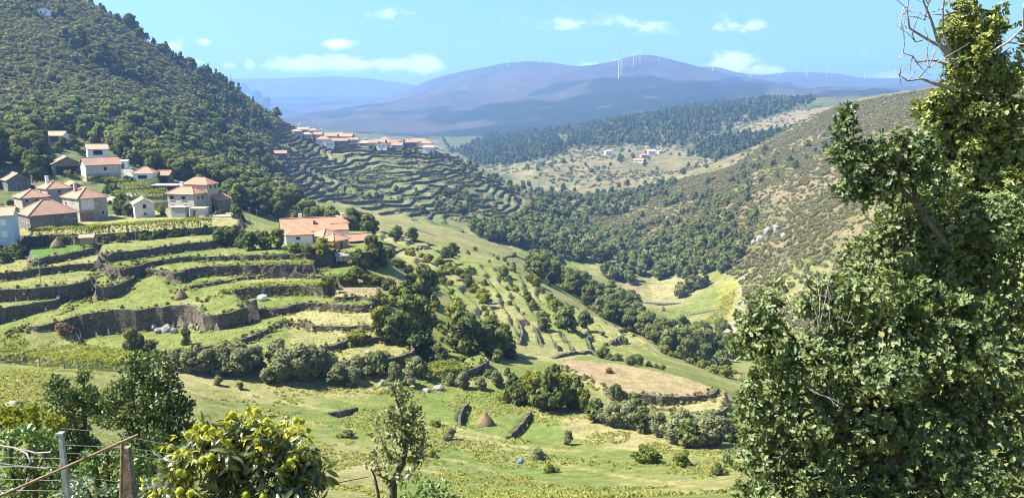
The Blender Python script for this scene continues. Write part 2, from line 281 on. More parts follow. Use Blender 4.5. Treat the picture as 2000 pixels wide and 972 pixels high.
# ------------------------------------------------------------------ houses: where they stand and how big they are
# (key, u, v of the foot of the front wall, Y, width, depth, eaves height, turn in degrees, roof form, roof rise, wall, roof, openings, label, extras)
# openings: (face F/L/R, place along it 0..1, height of its sill, width, height, kind)
HOUSES = [
 ('barn', 108, 447, 204, 11.5, 10, 4.3, 48, 'hip', 3.2, 'stone_dark', 'tile_old', [('L', .5, .1, 1.2, 2.0, 'door'), ('L', .8, .1, .8, 1.8, 'door')], 'big dark stone barn under a broad red-brown hipped roof, by the vine hedge', []),
 ('gallery', 185, 430, 222, 8, 10, 6.8, 54, 'hip', 2.5, 'stone', 'tile', [('F', .3, 3.3, 3.6, 2.9, 'panel'), ('F', .82, 1.6, .8, .9, 'window'), ('F', .25, .2, 3.8, 2.4, 'brickpanel'), ('L', .2, 4.4, .6, .8, 'window')], 'tall stone house with white boarded upper front behind the big barn', ['chimney']),
 ('hipA', 72, 411, 236, 7.4, 8, 4.3, 48, 'hip', 2.0, 'stone', 'tile', [('F', .17, 2.7, .8, .9, 'window'), ('F', .52, 2.7, .8, .9, 'window'), ('F', .85, 2.7, .8, .9, 'window')], 'small stone house with three square windows under a hipped roof, behind the barn', []),
 ('hipB', 118, 399, 243, 6.8, 8, 5.3, 50, 'hip', 2.0, 'stone', 'tile', [('F', .5, 3.6, .9, 1.0, 'window'), ('L', .3, 3.6, .9, 1.0, 'window'), ('L', .7, 1.2, .9, 1.0, 'window')], 'stone house with white chimney and hipped roof between two other hipped houses', ['white_chimney']),
 ('backroof', 148, 386, 250, 5, 6, 3.6, 45, 'gabley', 1.5, 'stone_dark', 'tile', [('F', .5, .1, 1.2, 2, 'door')], 'small gabled stone outhouse tucked behind the white boarded house', []),
 ('leftbarn', 38, 372, 258, 6.5, 10, 3.8, 45, 'gabley', 2.0, 'stone_dark', 'tile', [('F', .5, .1, 1.6, 2.2, 'door')], 'dark stone gabled barn standing alone under the trees of the hill', []),
 ('long', 204, 353, 268, 11, 8, 5.8, 40, 'gablex', 2.2, 'render', 'tile_old', [('F', .55, 3.6, 1.0, 1.1, 'window'), ('F', .6, .9, .7, .8, 'window'), ('F', .5, .0, 10.8, 2.6, 'stonepanel')], 'large two-storey house with pale upper wall, stone base and brown gabled roof', []),
 ('shed', 133, 341, 271, 9, 9, 4.0, 36, 'gabley', 2.3, 'stone_dark', 'tile', [('F', .5, .1, 7, 2.9, 'opening')], 'open-fronted shed with pinkish gabled roof and dark inside', []),
 ('white', 192, 307, 300, 7, 7, 3.3, 33, 'gablex', 1.7, 'white', 'tile_light', [('F', .5, .9, 3.2, 1.7, 'opening')], 'white house with wide dark opening and light gabled roof above the brown-roofed house', []),
 ('garage', 104, 279, 318, 7.6, 6, 3.1, 4, 'gablex', 1.5, 'white', 'tile_light', [('F', .58, .1, 3.4, 2.4, 'shutter')], 'small white garage with brown roller door, uppermost building of the village', []),
 ('annex', 240, 330, 288, 3.4, 4, 2.8, 20, 'flat', .3, 'white', 'concrete', [('F', .5, .1, 1, 2, 'door')], 'tiny white flat-roofed annex beside the brown-roofed house', []),
 ('lodge', 280, 357, 270, 6.6, 6, 3.5, 6, 'hip', 1.9, 'white', 'tile', [('F', .48, 1.4, 3.0, 1.2, 'opening')], 'white cottage with one wide dark window and hipped roof above the vine rows', []),
 ('openshed', 313, 357, 275, 6, 5, 2.9, 3, 'gablex', 1.3, 'stone_dark', 'tile_old', [('F', .5, .1, 5.2, 2.2, 'opening')], 'tile-roofed open shed joined to the white cottage', []),
 ('carport', 322, 378, 262, 8.5, 4.5, 2.7, 0, 'flat', .2, 'stone_dark', 'sheet', [('F', .5, .1, 7.6, 2.2, 'opening')], 'low carport with pale sheet roof above the big two-roofed house', []),
 ('main', 355, 420, 236, 9.4, 6, 6.8, -15, 'hip', 1.7, 'stone_light', 'tile_red', [('F', .17, 4.7, 1.5, 1.2, 'window'), ('F', .62, 4.7, 1.5, 1.2, 'window'), ('F', .2, 2.0, .7, 1.2, 'window'), ('F', .68, 2.4, .9, 1.0, 'window'), ('R', .35, 4.7, .8, 1.1, 'window'), ('R', .35, 1.6, .8, 1.2, 'window'), ('R', .7, 4.7, .8, 1.1, 'window')], 'largest village house, pale stone with two stepped red roofs', ['rear', 'white_chimney']),
 ('sideshed', 414, 417, 242, 5.4, 6, 4.6, -18, 'gabley', 1.3, 'stone_dark', 'tile_red', [('F', .5, .1, 2.2, 2.4, 'opening'), ('F', .3, 3.0, 1.0, 1.0, 'window')], 'dark stone shed with red roof against the largest village house', []),
 ('block', 349, 424, 229, 4.4, 2.2, 3.0, -4, 'flat', .12, 'block', 'concrete', [], 'grey block-built store in front of the largest village house', []),
 ('leanto', 386, 422, 230, 4.5, 2.6, 2.2, -4, 'flat', .25, 'render', 'tile_light', [('F', .3, .1, .9, 1.7, 'door')], 'low lean-to with light tiled roof beside the grey block store', []),
 ('cottage', 284, 426, 228, 5.4, 6.5, 4.5, 32, 'gabley', 1.5, 'white_old', 'tile_yellow', [('F', .5, 3.0, .9, 1.1, 'window'), ('F', .5, 1.0, .7, .6, 'window')], 'narrow whitewashed cottage with yellowish gabled roof', []),
 ('edge', -2, 480, 183, 6.5, 7, 7.5, 22, 'gablex', 1.6, 'blue', 'tile_light', [('F', .72, 5.0, .9, 1.2, 'whitewindow'), ('F', .72, 2.2, .9, 1.2, 'whitewindow')], 'pale blue house cut by the edge of the view, two white windows', []),
 ('hut', 432, 436, 230, 7, 3.2, 2.0, -4, 'flat', .15, 'stone', 'concrete', [], 'low stone hut with flat pale roof at the end of the vine hedge', []),
 ('farm', 617, 472, 206, 17, 9.5, 3.3, 20, 'gablex', 2.7, 'white', 'tile_orange', [('F', .75, .4, 2.4, 2.0, 'opening'), ('L', .5, 1.2, .8, 1.0, 'window')], 'long white farmhouse with wide orange roof, end tower and front wing', ['wing', 'tower', 'roofhut']),
 ('brickhut', 667, 487, 195, 5.2, 5.2, 2.7, 57, 'hip', 1.2, 'orange', 'tile_red', [('F', .5, .1, 1, 1.9, 'door')], 'orange brick hut with hipped roof in front of the white farmhouse', []),
 ('farmshed', 648, 478, 202, 5.4, 5.5, 2.7, 52, 'hip', 1.4, 'stone', 'tile', [('F', .5, .1, 1, 1.9, 'door')], 'low shed with red hipped roof between farmhouse and orange brick hut', []),
 ('farmroof', 706, 484, 204, 6.4, 4.6, 2.3, 28, 'gablex', 1.3, 'stone_dark', 'tile', [('F', .5, .1, 3, 1.9, 'opening')], 'low tiled farm shed half hidden by the dark dense tree', []),
 ('mill', 1436, 686, 288, 5, 6, 5.6, 18, 'gabley', 1.8, 'stone', 'tile_red', [('F', .5, 3.2, .7, .9, 'window'), ('F', .5, .1, .9, 1.9, 'door')], 'small stone mill with red roof by the track in the valley bottom', []),
]
HBASE = {}
for h_ in HOUSES:
    q = P(h_[1], h_[2], h_[3]); t = R(h_[7]); nx, ny = math.sin(t), -math.cos(t)
    HBASE[h_[0]] = (q[0] - nx * h_[5] / 2, q[1] - ny * h_[5] / 2, q[2])
# ------------------------------------------------------------------ fields on walled terraces (near ground)
FINFO = []
def densify(pl, step):
    out = []
    for a, b in zip(pl[:-1], pl[1:]):
        n = max(1, int(math.hypot(b[0] - a[0], b[1] - a[1]) / step))
        for i in range(n): out.append((a[0] + (b[0] - a[0]) * i / n, a[1] + (b[1] - a[1]) * i / n))
    out.append(pl[-1]); return out
def smooth_line(pl, it=2):
    for _ in range(it):
        o = [pl[0]]
        for a, b in zip(pl[:-1], pl[1:]):
            o += [(a[0] * .75 + b[0] * .25, a[1] * .75 + b[1] * .25), (a[0] * .25 + b[0] * .75, a[1] * .25 + b[1] * .75)]
        o.append(pl[-1]); pl = o
    return pl
COVN = {}
FID = np.full(GN_.Z.shape, -1)
for k, (nm, fr, bk, lev, cov) in enumerate(FIELDS):
    pl = np.array([lev, 0, 0]) if not isinstance(lev, list) else plane3(lev)
    f = [PP(u, v, pl) for u, v in fr]; b = [PP(u, v, pl) for u, v in bk]
    f = densify(smooth_line(f), 0.8)
    f = [(x + 0.5 * float(fbm(np.array(x / 2.5), np.array(y / 2.5), 3, k)), y + 0.7 * float(fbm(np.array(x / 2.2 + 9), np.array(y / 2.2), 3, k))) for x, y in f]
    ring = f + b
    xs = [p[0] for p in ring]; ys = [p[1] for p in ring]
    m = (GN_.X > min(xs)) & (GN_.X < max(xs)) & (GN_.Y > min(ys)) & (GN_.Y < max(ys))
    idx = np.nonzero(m); ok = in_poly(GN_.X[idx], GN_.Y[idx], ring)
    jj, ii = idx[0][ok], idx[1][ok]
    xx, yy = GN_.X[jj, ii], GN_.Y[jj, ii]
    GN_.Z[jj, ii] = pl[0] + pl[1] * xx + pl[2] * yy + fbm(xx / 9, yy / 9, 3, 50) * 0.16
    FID[jj, ii] = k
    FINFO.append((nm, f, pl))
# banks cut into the slope: the ground drops on one side of a line
CUTS = [([(914, 786), (902, 798), (897, 815), (899, 832)], 1.5, 4.0), ([(1038, 802), (1024, 820), (1008, 838), (990, 854)], 1.0, 7.0), ([(698, 794), (665, 803), (638, 806)], .9, 4.0),
        ([(1008, 616), (1022, 640), (1014, 674)], 1.6, 7), ([(1040, 626), (1054, 652), (1060, 678)], 1.6, 7), ([(1070, 640), (1086, 662), (1091, 686)], 1.6, 7), ([(1098, 650), (1110, 668), (1126, 682)], 1.5, 7), ([(1142, 642), (1150, 668), (1160, 686)], 1.5, 8), ([(1218, 652), (1198, 664), (1178, 672)], 1.3, 8)]
CUTL = []
for pl, h_, D_ in CUTS:
    q = [cast(u, v) for u, v in pl]; ln = np.array(densify(smooth_line([p[:2] for p in q], 2), .8)); t_ = np.gradient(ln, axis=0); t_ /= np.linalg.norm(t_, axis=1)[:, None]
    rt = np.stack([-t_[:, 1], t_[:, 0]], 1)        # running towards the viewer: this is the right-hand, lower side
    CUTL.append((ln, rt, h_))
    x0, y0 = ln.min(0) - D_; x1, y1 = ln.max(0) + D_
    jj, ii = np.nonzero((GN_.X > x0) & (GN_.X < x1) & (GN_.Y > y0) & (GN_.Y < y1)); xx, yy = GN_.X[jj, ii], GN_.Y[jj, ii]
    d2 = np.hypot(xx[:, None] - ln[None, :, 0], yy[:, None] - ln[None, :, 1]); k_ = d2.argmin(1); dm = d2[np.arange(len(xx)), k_]
    side = ((xx - ln[k_, 0]) * rt[k_, 0] + (yy - ln[k_, 1]) * rt[k_, 1]); ends = np.sin(np.pi * (k_ + .5) / len(ln)) ** .5
    GN_.Z[jj, ii] -= np.where((side > 0) & (k_ > 0) & (k_ < len(ln) - 1), h_ * ends * (1 - sstep(0, D_, dm)), 0)
# level ground under the houses
for h_ in HOUSES:
    x, y, z = HBASE[h_[0]]; t = -R(h_[7]); dx, dy = GN_.X - x, GN_.Y - y
    lx = np.abs(dx * math.cos(t) - dy * math.sin(t)) - h_[4] / 2; ly = np.abs(dx * math.sin(t) + dy * math.cos(t)) - h_[5] / 2
    dd = np.maximum(np.maximum(lx, ly), 0); w_ = 1 - sstep(1.2, 3.2, dd)
    GN_.Z = np.where((w_ > 0) & (FID < 0), GN_.Z * (1 - w_) + (z - .05) * w_, np.where((dd < 1.0), np.minimum(GN_.Z, z - .05), GN_.Z))
# ------------------------------------------------------------------ terraced spur and far terraces
SPUR = [(505, 240), (575, 246), (640, 268), (700, 283), (800, 292), (880, 300), (960, 345), (1050, 402), (1060, 425), (1010, 448), (930, 455), (860, 440), (800, 432), (730, 415), (650, 396), (600, 384), (565, 350), (530, 300)]
STEP = 2.7
u_, v_ = pix(GS_.X, GS_.Y, GS_.Z)
u_ = u_ + fbm(GS_.X / 18, GS_.Y / 18, 2, 3) * 14; v_ = v_ + fbm(GS_.X / 18 + 5, GS_.Y / 18, 2, 4) * 6
SMASK = in_poly(u_, v_, SPUR) & (GS_.Y < 815)
SVAL = (GS_.Z + fbm(GS_.X / 48, GS_.Y / 48, 3, 41) * 6.5 + fbm(GS_.X / 14, GS_.Y / 14, 2, 43) * 1.1 + 2.2 * np.sin(GS_.Z / 7.0 + GS_.X / 40)) / STEP
kk = np.floor(SVAL); fr_ = SVAL - kk
terr = GS_.Z + STEP * (kk + 0.10 * fr_ + 0.90 * sstep(0.80, 1.0, fr_) - SVAL)
GS_.Z = np.where(SMASK, terr, GS_.Z)
SHLD = [(750, 450), (860, 480), (960, 520), (1060, 560), (1160, 610), (1250, 660), (1300, 700), (1200, 700), (1100, 680), (1000, 650), (900, 600), (860, 560), (790, 520)]
u_, v_ = pix(GN_.X, GN_.Y, GN_.Z)
u_ = u_ + fbm(GN_.X / 16, GN_.Y / 16, 2, 13) * 20; v_ = v_ + fbm(GN_.X / 16 + 5, GN_.Y / 16, 2, 14) * 10
s_ = (GN_.Z + fbm(GN_.X / 34, GN_.Y / 34, 3, 45) * 2.4 + fbm(GN_.X / 8, GN_.Y / 8, 2, 46) * .3) / 1.8; f_ = s_ - np.floor(s_)
GN_.Z = np.where(in_poly(u_, v_, SHLD) & (FID < 0) & (GN_.Y > 165), GN_.Z + 1.8 * (.08 * f_ + .92 * sstep(.86, 1, f_) - f_), GN_.Z)
BROWN = [(985, 325), (1050, 318), (1100, 292), (1180, 288), (1300, 286), (1400, 312), (1425, 328), (1330, 348), (1200, 375), (1060, 375), (1000, 350)]
u_, v_ = pix(GB_.X, GB_.Y, GB_.Z)
BMASK = in_poly(u_ + fbm(GB_.X / 50, GB_.Y / 50, 2, 47) * 20, v_ + fbm(GB_.X / 50, GB_.Y / 50, 2, 48) * 8, BROWN)
s_ = (GB_.Z + fbm(GB_.X / 80, GB_.Y / 80, 3, 44) * 5) / 2.0; f_ = s_ - np.floor(s_)
GB_.Z = np.where(BMASK, GB_.Z + 2.0 * (.08 * f_ + .92 * sstep(.72, 1, f_) - f_), GB_.Z)

# ------------------------------------------------------------------ land cover colour per vertex (what grows or lies there)
PATCH = [  # photograph-pixel outline, distance range, colour, edge softness (px)
    ([(1090, 815), (1160, 808), (1260, 838), (1300, 858), (1290, 885), (1180, 872), (1110, 850)], 60, 160, STRAW),
    ([(1300, 870), (1460, 860), (1470, 960), (1380, 930), (1330, 905)], 60, 160, STRAW2),
    ([(600, 890), (740, 880), (760, 972), (600, 972)], 40, 120, STRAW2),
    ([(0, 700), (90, 716), (130, 745), (60, 790), (0, 790)], 60, 125, STRAW2),
    ([(790, 770), (960, 760), (1010, 790), (1030, 830), (980, 855), (860, 830), (800, 800)], 90, 150, GREEN2),
    ([(1030, 812), (1095, 818), (1105, 860), (1050, 862), (1000, 855)], 60, 150, GREEN2),
    ([(760, 840), (980, 900), (1300, 960), (1000, 972), (760, 972)], 50, 120, GREEN2),
    ([(400, 770), (620, 800), (700, 850), (560, 840), (420, 810)], 60, 130, GREEN),
    ([(620, 770), (760, 800), (740, 860), (640, 850)], 60, 130, GREEN2),
    ([(700, 405), (790, 420), (860, 445), (960, 470), (1020, 500), (920, 490), (780, 470), (730, 450)], 250, 600, STRAW2),
    ([(1210, 545), (1260, 550), (1250, 575), (1215, 570)], 300, 600, PINK), ([(1270, 560), (1320, 540), (1325, 575), (1280, 590)], 300, 600, STRAW),
    ([(1255, 590), (1340, 590), (1440, 545), (1440, 600), (1350, 650), (1290, 640)], 300, 600, GREEN),
    ([(1290, 640), (1350, 615), (1440, 600), (1440, 690), (1400, 690), (1300, 655)], 260, 600, STRAW2),
    ([(1400, 560), (1450, 540), (1460, 640), (1420, 640)], 280, 600, (.26, .23, .05)),
    ([(1130, 515), (1200, 505), (1210, 540), (1140, 535)], 400, 700, STRAW2),
    ([(1110, 705), (1160, 690), (1260, 690), (1400, 730), (1400, 745), (1290, 722)], 140, 300, GREEN),
    ([(1425, 262), (1480, 238), (1560, 215), (1640, 205), (1640, 235), (1560, 258), (1480, 268)], 1100, 2300, (.22, .16, .09)),
    ([(640, 290), (720, 275), (780, 290), (700, 300), (640, 310)], 600, 860, STRAW2),
    ([(560, 345), (600, 340), (620, 400), (590, 400)], 450, 700, STRAW2),
    ([(270, 200), (310, 215), (390, 265), (370, 270), (290, 240)], 380, 700, (.27, .22, .11)),
    ([(430, 210), (490, 225), (530, 250), (470, 240)], 500, 800, (.25, .22, .10)),
    ([(100, 85), (200, 98), (290, 120), (200, 104)], 400, 800, DUN),
]
ROADS = [([(205, 392), (225, 385), (245, 382), (262, 375)], 2.0), ([(228, 318), (250, 330), (262, 345)], 2.2), ([(20, 440), (45, 430), (70, 425)], 1.6), ([(1445, 605), (1436, 640), (1430, 665), (1424, 690)], 1.5), ([(1450, 535), (1446, 575), (1444, 605)], 1.2), ([(1430, 470), (1434, 500), (1437, 530)], 1.6), ([(60, 75), (150, 92), (260, 112)], 1.8)]
TRACKS = [([(380, 742), (520, 775), (640, 800), (760, 818), (900, 850), (1010, 872), (1130, 880)], .7), ([(420, 790), (560, 815), (700, 838), (820, 862)], .6), ([(800, 850), (950, 862), (1100, 905), (1300, 940), (1420, 955)], .6), ([(850, 820), (900, 838), (985, 857)], .8), ([(600, 930), (760, 905), (900, 930)], .7), ([(1090, 815), (1200, 835), (1330, 870)], .7), ([(0, 735), (120, 760), (230, 790), (380, 820)], .8), ([(960, 470), (1080, 540), (1200, 610), (1290, 690)], .8), ([(800, 520), (880, 580), (920, 640)], .7), ([(1000, 690), (1100, 700), (1180, 690), (1260, 705), (1380, 735)], .9), ([(720, 870), (900, 900), (1060, 940), (1200, 965)], .5)]
def cover(g):
    x, y, z = g.X, g.Y, g.Z
    u, v = pix(x, y, z)
    n1 = fbm(x / 14, y / 14, 4, 60); n2 = fbm(x / 45, y / 45, 3, 61)
    col = np.empty(x.shape + (3,)); d = np.hypot(x, y)
    def mixc(a, b, t): return np.array(a) * (1 - t[..., None]) + np.array(b) * t[..., None]
    grass = mixc(GREEN, STRAW2, sstep(-.35, .5, n1 + .35 * n2))
    col[:] = grass
    # hillsides of scrub, ling and bracken
    scr = mixc(OLIVE, HEATH, sstep(-.2, .5, n2 + .4 * n1))
    hill = sstep(-8, 8, x * 0 + np.where(u < 560, 250 - v + (d > 330) * 120, -99) + n1 * 20) * (d > 230)
    right = ((u > 1215 + 0.0 * v) & (v < 545 - (u - 1215) * 0.10) & (d > 300)) | ((d > 560) & (u > 900))
    far = d > 860
    for mk in (hill > .5, right, far): col[mk] = scr[mk]
    rt = right & (d < 1100)
    bright = mixc((.125, .125, .045), (.20, .155, .09), sstep(-.3, .5, n1 + .5 * n2)); col[rt] = bright[rt]
    if g is GS_:
        col[SMASK] = mixc((.125, .145, .05), (.175, .17, .075), sstep(-.2, .5, n1))[SMASK]
    if g is GB_: col[BMASK] = mixc((.185, .15, .08), (.13, .13, .058), sstep(-.3, .4, n1))[BMASK]
    if g is GF_ or g is GR_:
        a = fbm(x / 700, y / 700, 4, 70); b = fbm(x / 260, y / 260, 4, 71)
        col[:] = mixc((.078, .066, .044), (.052, .054, .031), sstep(-.3, .3, b))
        wood = sstep(.0, .14, a + .6 * b + .02 - sstep(90, 300, z) * .55 + .32 * ((u > 960) & (u < 1500) & (v > 150)) - .1 * (u < 840) + .35 * ((z < 30) & (u > 840) & (u < 1250)))
        col[:] = mixc((0, 0, 0), (.02, .03, .016), wood) + col * (1 - wood[..., None])
        bare = sstep(.46, .6, fbm(x / 90, y / 240, 3, 72) + .15 * b) * (d < 5200) * .35; col[:] = mixc((0, 0, 0), (.20, .16, .11), bare) + col * (1 - bare[..., None])
    uw = u + n1 * 9 * np.clip(150 / d, .3, 1); vw = v + n2 * 8 * np.clip(150 / d, .3, 1)
    for poly, y0, y1, c in PATCH:
        m = (y > y0) & (y < y1)
        if m.any():
            k = np.nonzero(m); ok = in_poly(uw[k], vw[k], poly); sel = (k[0][ok], k[1][ok])
            t = 0.75 + .2 * n1[sel]
            col[sel] = col[sel] * (1 - t[:, None]) + np.array(c) * t[:, None]
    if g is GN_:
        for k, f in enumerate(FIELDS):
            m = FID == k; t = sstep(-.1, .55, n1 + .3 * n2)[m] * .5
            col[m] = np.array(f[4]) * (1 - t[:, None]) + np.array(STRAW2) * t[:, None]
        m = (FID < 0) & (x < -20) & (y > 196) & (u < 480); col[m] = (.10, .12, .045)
    if g is not GF_ and g is not GR_:
        for pl, wd, rc in ROADP:
            dm = np.full(x.shape, 1e9)
            for a, b in zip(pl[:-1], pl[1:]):
                ax, ay = a[:2]; bx, by = b[:2]; L2 = (bx - ax) ** 2 + (by - ay) ** 2 + 1e-9
                t = np.clip(((x - ax) * (bx - ax) + (y - ay) * (by - ay)) / L2, 0, 1)
                dm = np.minimum(dm, np.hypot(x - ax - t * (bx - ax), y - ay - t * (by - ay)))
            k = dm < wd; col[k] = rc if rc is ROADC else col[k] * .35 + np.array(rc) * .65
    return col
ROADP = []
for pl, wd in ROADS:
    q = [cast(u, v) for u, v in pl]; q = [a for a in q if a]
    if len(q) > 1: ROADP.append((q, wd, ROADC))
for pl, wd in TRACKS:
    q = [cast(u, v) for u, v in pl]; q = [a for a in q if a]
    ROADP.append((densify([p[:2] for p in q], 12), wd, STRAW))

# ------------------------------------------------------------------ materials
def new_mat(name):
    m = bpy.data.materials.new(name); m.use_nodes = True
    nt = m.node_tree; nt.nodes.clear()
    return m, nt, nt.nodes, nt.links
def nd(N, t, **kw):
    n = N.new(t)
    for k, v in kw.items(): setattr(n, k, v)
    return n
def mixrgb(N, L, fac, a, b, blend='MIX'):
    n = N.new('ShaderNodeMix'); n.data_type = 'RGBA'; n.blend_type = blend
    for key, v in (('Factor', fac), ('A', a), ('B', b)):
        if isinstance(v, (int, float)): n.inputs[key].default_value = v
        elif isinstance(v, tuple): n.inputs[key].default_value = v if len(v) == 4 else v + (1,)
        else: L.new(v, n.inputs[key])
    return n.outputs['Result']
def noise(N, L, vec, scale, detail=4, rough=.55):
    n = N.new('ShaderNodeTexNoise'); n.inputs['Scale'].default_value = scale; n.inputs['Detail'].default_value = detail; n.inputs['Roughness'].default_value = rough
    L.new(vec, n.inputs['Vector']); return n.outputs['Fac']
def ramp(N, L, fac, a, b, lo=0.0, hi=1.0):
    n = N.new('ShaderNodeMapRange'); n.interpolation_type = 'SMOOTHSTEP'
    n.inputs['From Min'].default_value = a; n.inputs['From Max'].default_value = b; n.inputs['To Min'].default_value = lo; n.inputs['To Max'].default_value = hi
    L.new(fac, n.inputs['Value']); return n.outputs[0]
def principled(N, L, col, rough=.8, spec=.2, bump=None, bstr=.4, bdist=.1):
    b = N.new('ShaderNodeBsdfPrincipled'); o = N.new('ShaderNodeOutputMaterial')
    if isinstance(col, tuple): b.inputs['Base Color'].default_value = col if len(col) == 4 else col + (1,)
    else: L.new(col, b.inputs['Base Color'])
    b.inputs['Roughness'].default_value = rough; b.inputs['Specular IOR Level'].default_value = spec
    if bump is not None:
        bp = N.new('ShaderNodeBump'); bp.inputs['Strength'].default_value = bstr; bp.inputs['Distance'].default_value = bdist
        L.new(bump, bp.inputs['Height']); L.new(bp.outputs[0], b.inputs['Normal'])
    L.new(b.outputs[0], o.inputs['Surface']); return b
def ground_mat(name, s, bdist, dry=(.30, .26, .13)):
    """land cover colour, broken up by patches, tufts and bare stone where it is steep"""
    m, nt, N, L = new_mat(name)
    at = nd(N, 'ShaderNodeAttribute', attribute_name='cov')
    g = N.new('ShaderNodeNewGeometry'); pos = g.outputs['Position']
    n1 = noise(N, L, pos, .45 / s, 5, .65); n2 = noise(N, L, pos, 2.4 / s, 5, .7); n3 = noise(N, L, pos, .09 / s, 4, .6)
    c = mixrgb(N, L, 1.0, at.outputs['Color'], mixrgb(N, L, ramp(N, L, n1, .3, .7), (.70, .76, .66), (1.25, 1.18, 1.15)), 'MULTIPLY')
    c = mixrgb(N, L, 1.0, c, mixrgb(N, L, ramp(N, L, n2, .3, .72), (.62, .66, .6), (1.3, 1.28, 1.25)), 'MULTIPLY')
    c = mixrgb(N, L, ramp(N, L, n3, .52, .72, 0, .45), c, dry)
    sep = N.new('ShaderNodeSeparateXYZ'); L.new(g.outputs['True Normal'], sep.inputs[0])
    st = mixrgb(N, L, ramp(N, L, n2, .35, .65), (.06, .05, .038), (.16, .135, .10))
    c = mixrgb(N, L, ramp(N, L, sep.outputs['Z'], .62, .45), c, st)
    principled(N, L, c, .92, .1, n2, .9, bdist)
    return m
M = {}
M['field'] = ground_mat('field_ground', 1.0, .35)
M['hill'] = ground_mat('hill_ground', 3.5, 1.4)
M['mountain'] = ground_mat('mountain_ground', 16.0, 9.0, (.085, .08, .048))

def mesh_np(name, V, F, mats=(), smooth=True):
    me = bpy.data.meshes.new(name)
    V = np.asarray(V, np.float32); F = np.asarray(F, np.int32)
    me.vertices.add(len(V)); me.vertices.foreach_set('co', V.ravel())
    k = F.shape[1]
    me.loops.add(F.size); me.loops.foreach_set('vertex_index', F.ravel())
    me.polygons.add(len(F)); me.polygons.foreach_set('loop_start', np.arange(0, F.size, k, dtype=np.int32)); me.polygons.foreach_set('loop_total', np.full(len(F), k, np.int32))
    if smooth: me.polygons.foreach_set('use_smooth', np.ones(len(F), bool))
    for m in mats: me.materials.append(m)
    me.update(calc_edges=True); return me
def terrain(name, g, mat, holes):
    z = g.Z.copy()
    ins = np.zeros(z.shape, bool); low = np.zeros(z.shape, bool)
    for h in holes:
        ins |= h.inside(g.X, g.Y, g.st * 1.0); low |= h.inside(g.X, g.Y, 0.5)
    z[low] -= 0.25
    V = np.stack([g.X, g.Y, z], -1).reshape(-1, 3)
    idx = np.arange(g.nx * g.ny).reshape(g.ny, g.nx)
    F = np.stack([idx[:-1, :-1], idx[:-1, 1:], idx[1:, 1:], idx[1:, :-1]], -1).reshape(-1, 4)
    F = F[~ins.ravel()[F].all(1)]
    col = cover(g).reshape(-1, 3)
    used = np.zeros(len(V), bool); used[F.ravel()] = True; mp = np.cumsum(used) - 1
    me = mesh_np(name, V[used], mp[F], [mat])
    a = me.attributes.new('cov', 'FLOAT_COLOR', 'POINT')
    a.data.foreach_set('color', np.c_[col[used], np.ones(used.sum())].astype(np.float32).ravel())
    o = bpy.data.objects.new(name, me); C.objects.link(o); o['kind'] = 'structure'
    return o
terrain('ground', GN_, M['field'], [])
terrain('spur_hill', GS_, M['hill'], [])
terrain('terraced_hillside', GB_, M['hill'], [])
terrain('hills', GM_, M['hill'], [GN_, GS_, GB_])
terrain('mountain_slopes', GR_, M['mountain'], [])
terrain('mountains', GF_, M['mountain'], [GR_])
# ------------------------------------------------------------------ plants
def leaf_mat(name, a, b, transl=.3, gloss=.0, rough=.5, tintw=.75):
    m, nt, N, L = new_mat(name)
    at = nd(N, 'ShaderNodeAttribute', attribute_name='tint'); oi = N.new('ShaderNodeObjectInfo')
    mm = N.new('ShaderNodeMath'); mm.operation = 'MULTIPLY_ADD'; L.new(at.outputs['Fac'], mm.inputs[0]); mm.inputs[1].default_value = tintw
    m2 = N.new('ShaderNodeMath'); m2.operation = 'MULTIPLY'; L.new(oi.outputs['Random'], m2.inputs[0]); m2.inputs[1].default_value = 1 - tintw; L.new(m2.outputs[0], mm.inputs[2])
    col = mixrgb(N, L, mm.outputs[0], a, b)
    o = N.new('ShaderNodeOutputMaterial'); df = N.new('ShaderNodeBsdfDiffuse'); tr = N.new('ShaderNodeBsdfTranslucent'); mx = N.new('ShaderNodeMixShader')
    L.new(col, df.inputs['Color']); L.new(mixrgb(N, L, 1.0, col, (1.25, 1.25, .6), 'MULTIPLY'), tr.inputs['Color'])
    mx.inputs[0].default_value = transl; L.new(df.outputs[0], mx.inputs[1]); L.new(tr.outputs[0], mx.inputs[2])
    res = mx.outputs[0]
    if gloss > 0:
        gl = N.new('ShaderNodeBsdfGlossy'); gl.inputs['Roughness'].default_value = rough; gl.inputs['Color'].default_value = (.9, .95, 1, 1)
        m3 = N.new('ShaderNodeMixShader'); m3.inputs[0].default_value = gloss; L.new(res, m3.inputs[1]); L.new(gl.outputs[0], m3.inputs[2]); res = m3.outputs[0]
    L.new(res, o.inputs['Surface']); return m
def bark_mat(name, a, b, sc=6):
    m, nt, N, L = new_mat(name); g = N.new('ShaderNodeNewGeometry')
    n = noise(N, L, g.outputs['Position'], sc, 6, .7)
    principled(N, L, mixrgb(N, L, ramp(N, L, n, .35, .65), a, b), .9, .1, n, .8, .03); return m
M['oak'] = leaf_mat('oak_leaf', (.062, .088, .030), (.205, .222, .074))
M['oak_light'] = leaf_mat('light_oak_leaf', (.085, .112, .038), (.25, .26, .09))
M['pine'] = leaf_mat('pine_needle', (.038, .058, .024), (.11, .135, .05), .2)
M['willow'] = leaf_mat('willow_leaf', (.115, .135, .065), (.28, .28, .145))
M['yellowgreen'] = leaf_mat('yellow_green_leaf', (.095, .125, .022), (.27, .26, .05))
M['broom'] = leaf_mat('broom_leaf', (.075, .10, .02), (.19, .20, .042))
M['heath'] = leaf_mat('heath_leaf', (.115, .128, .050), (.28, .265, .12), .25)
M['gorse_scrub'] = leaf_mat('gorse_leaf', (.11, .115, .045), (.25, .215, .105), .25)  # brownish tone of gorse and bracken, the plants' own colour
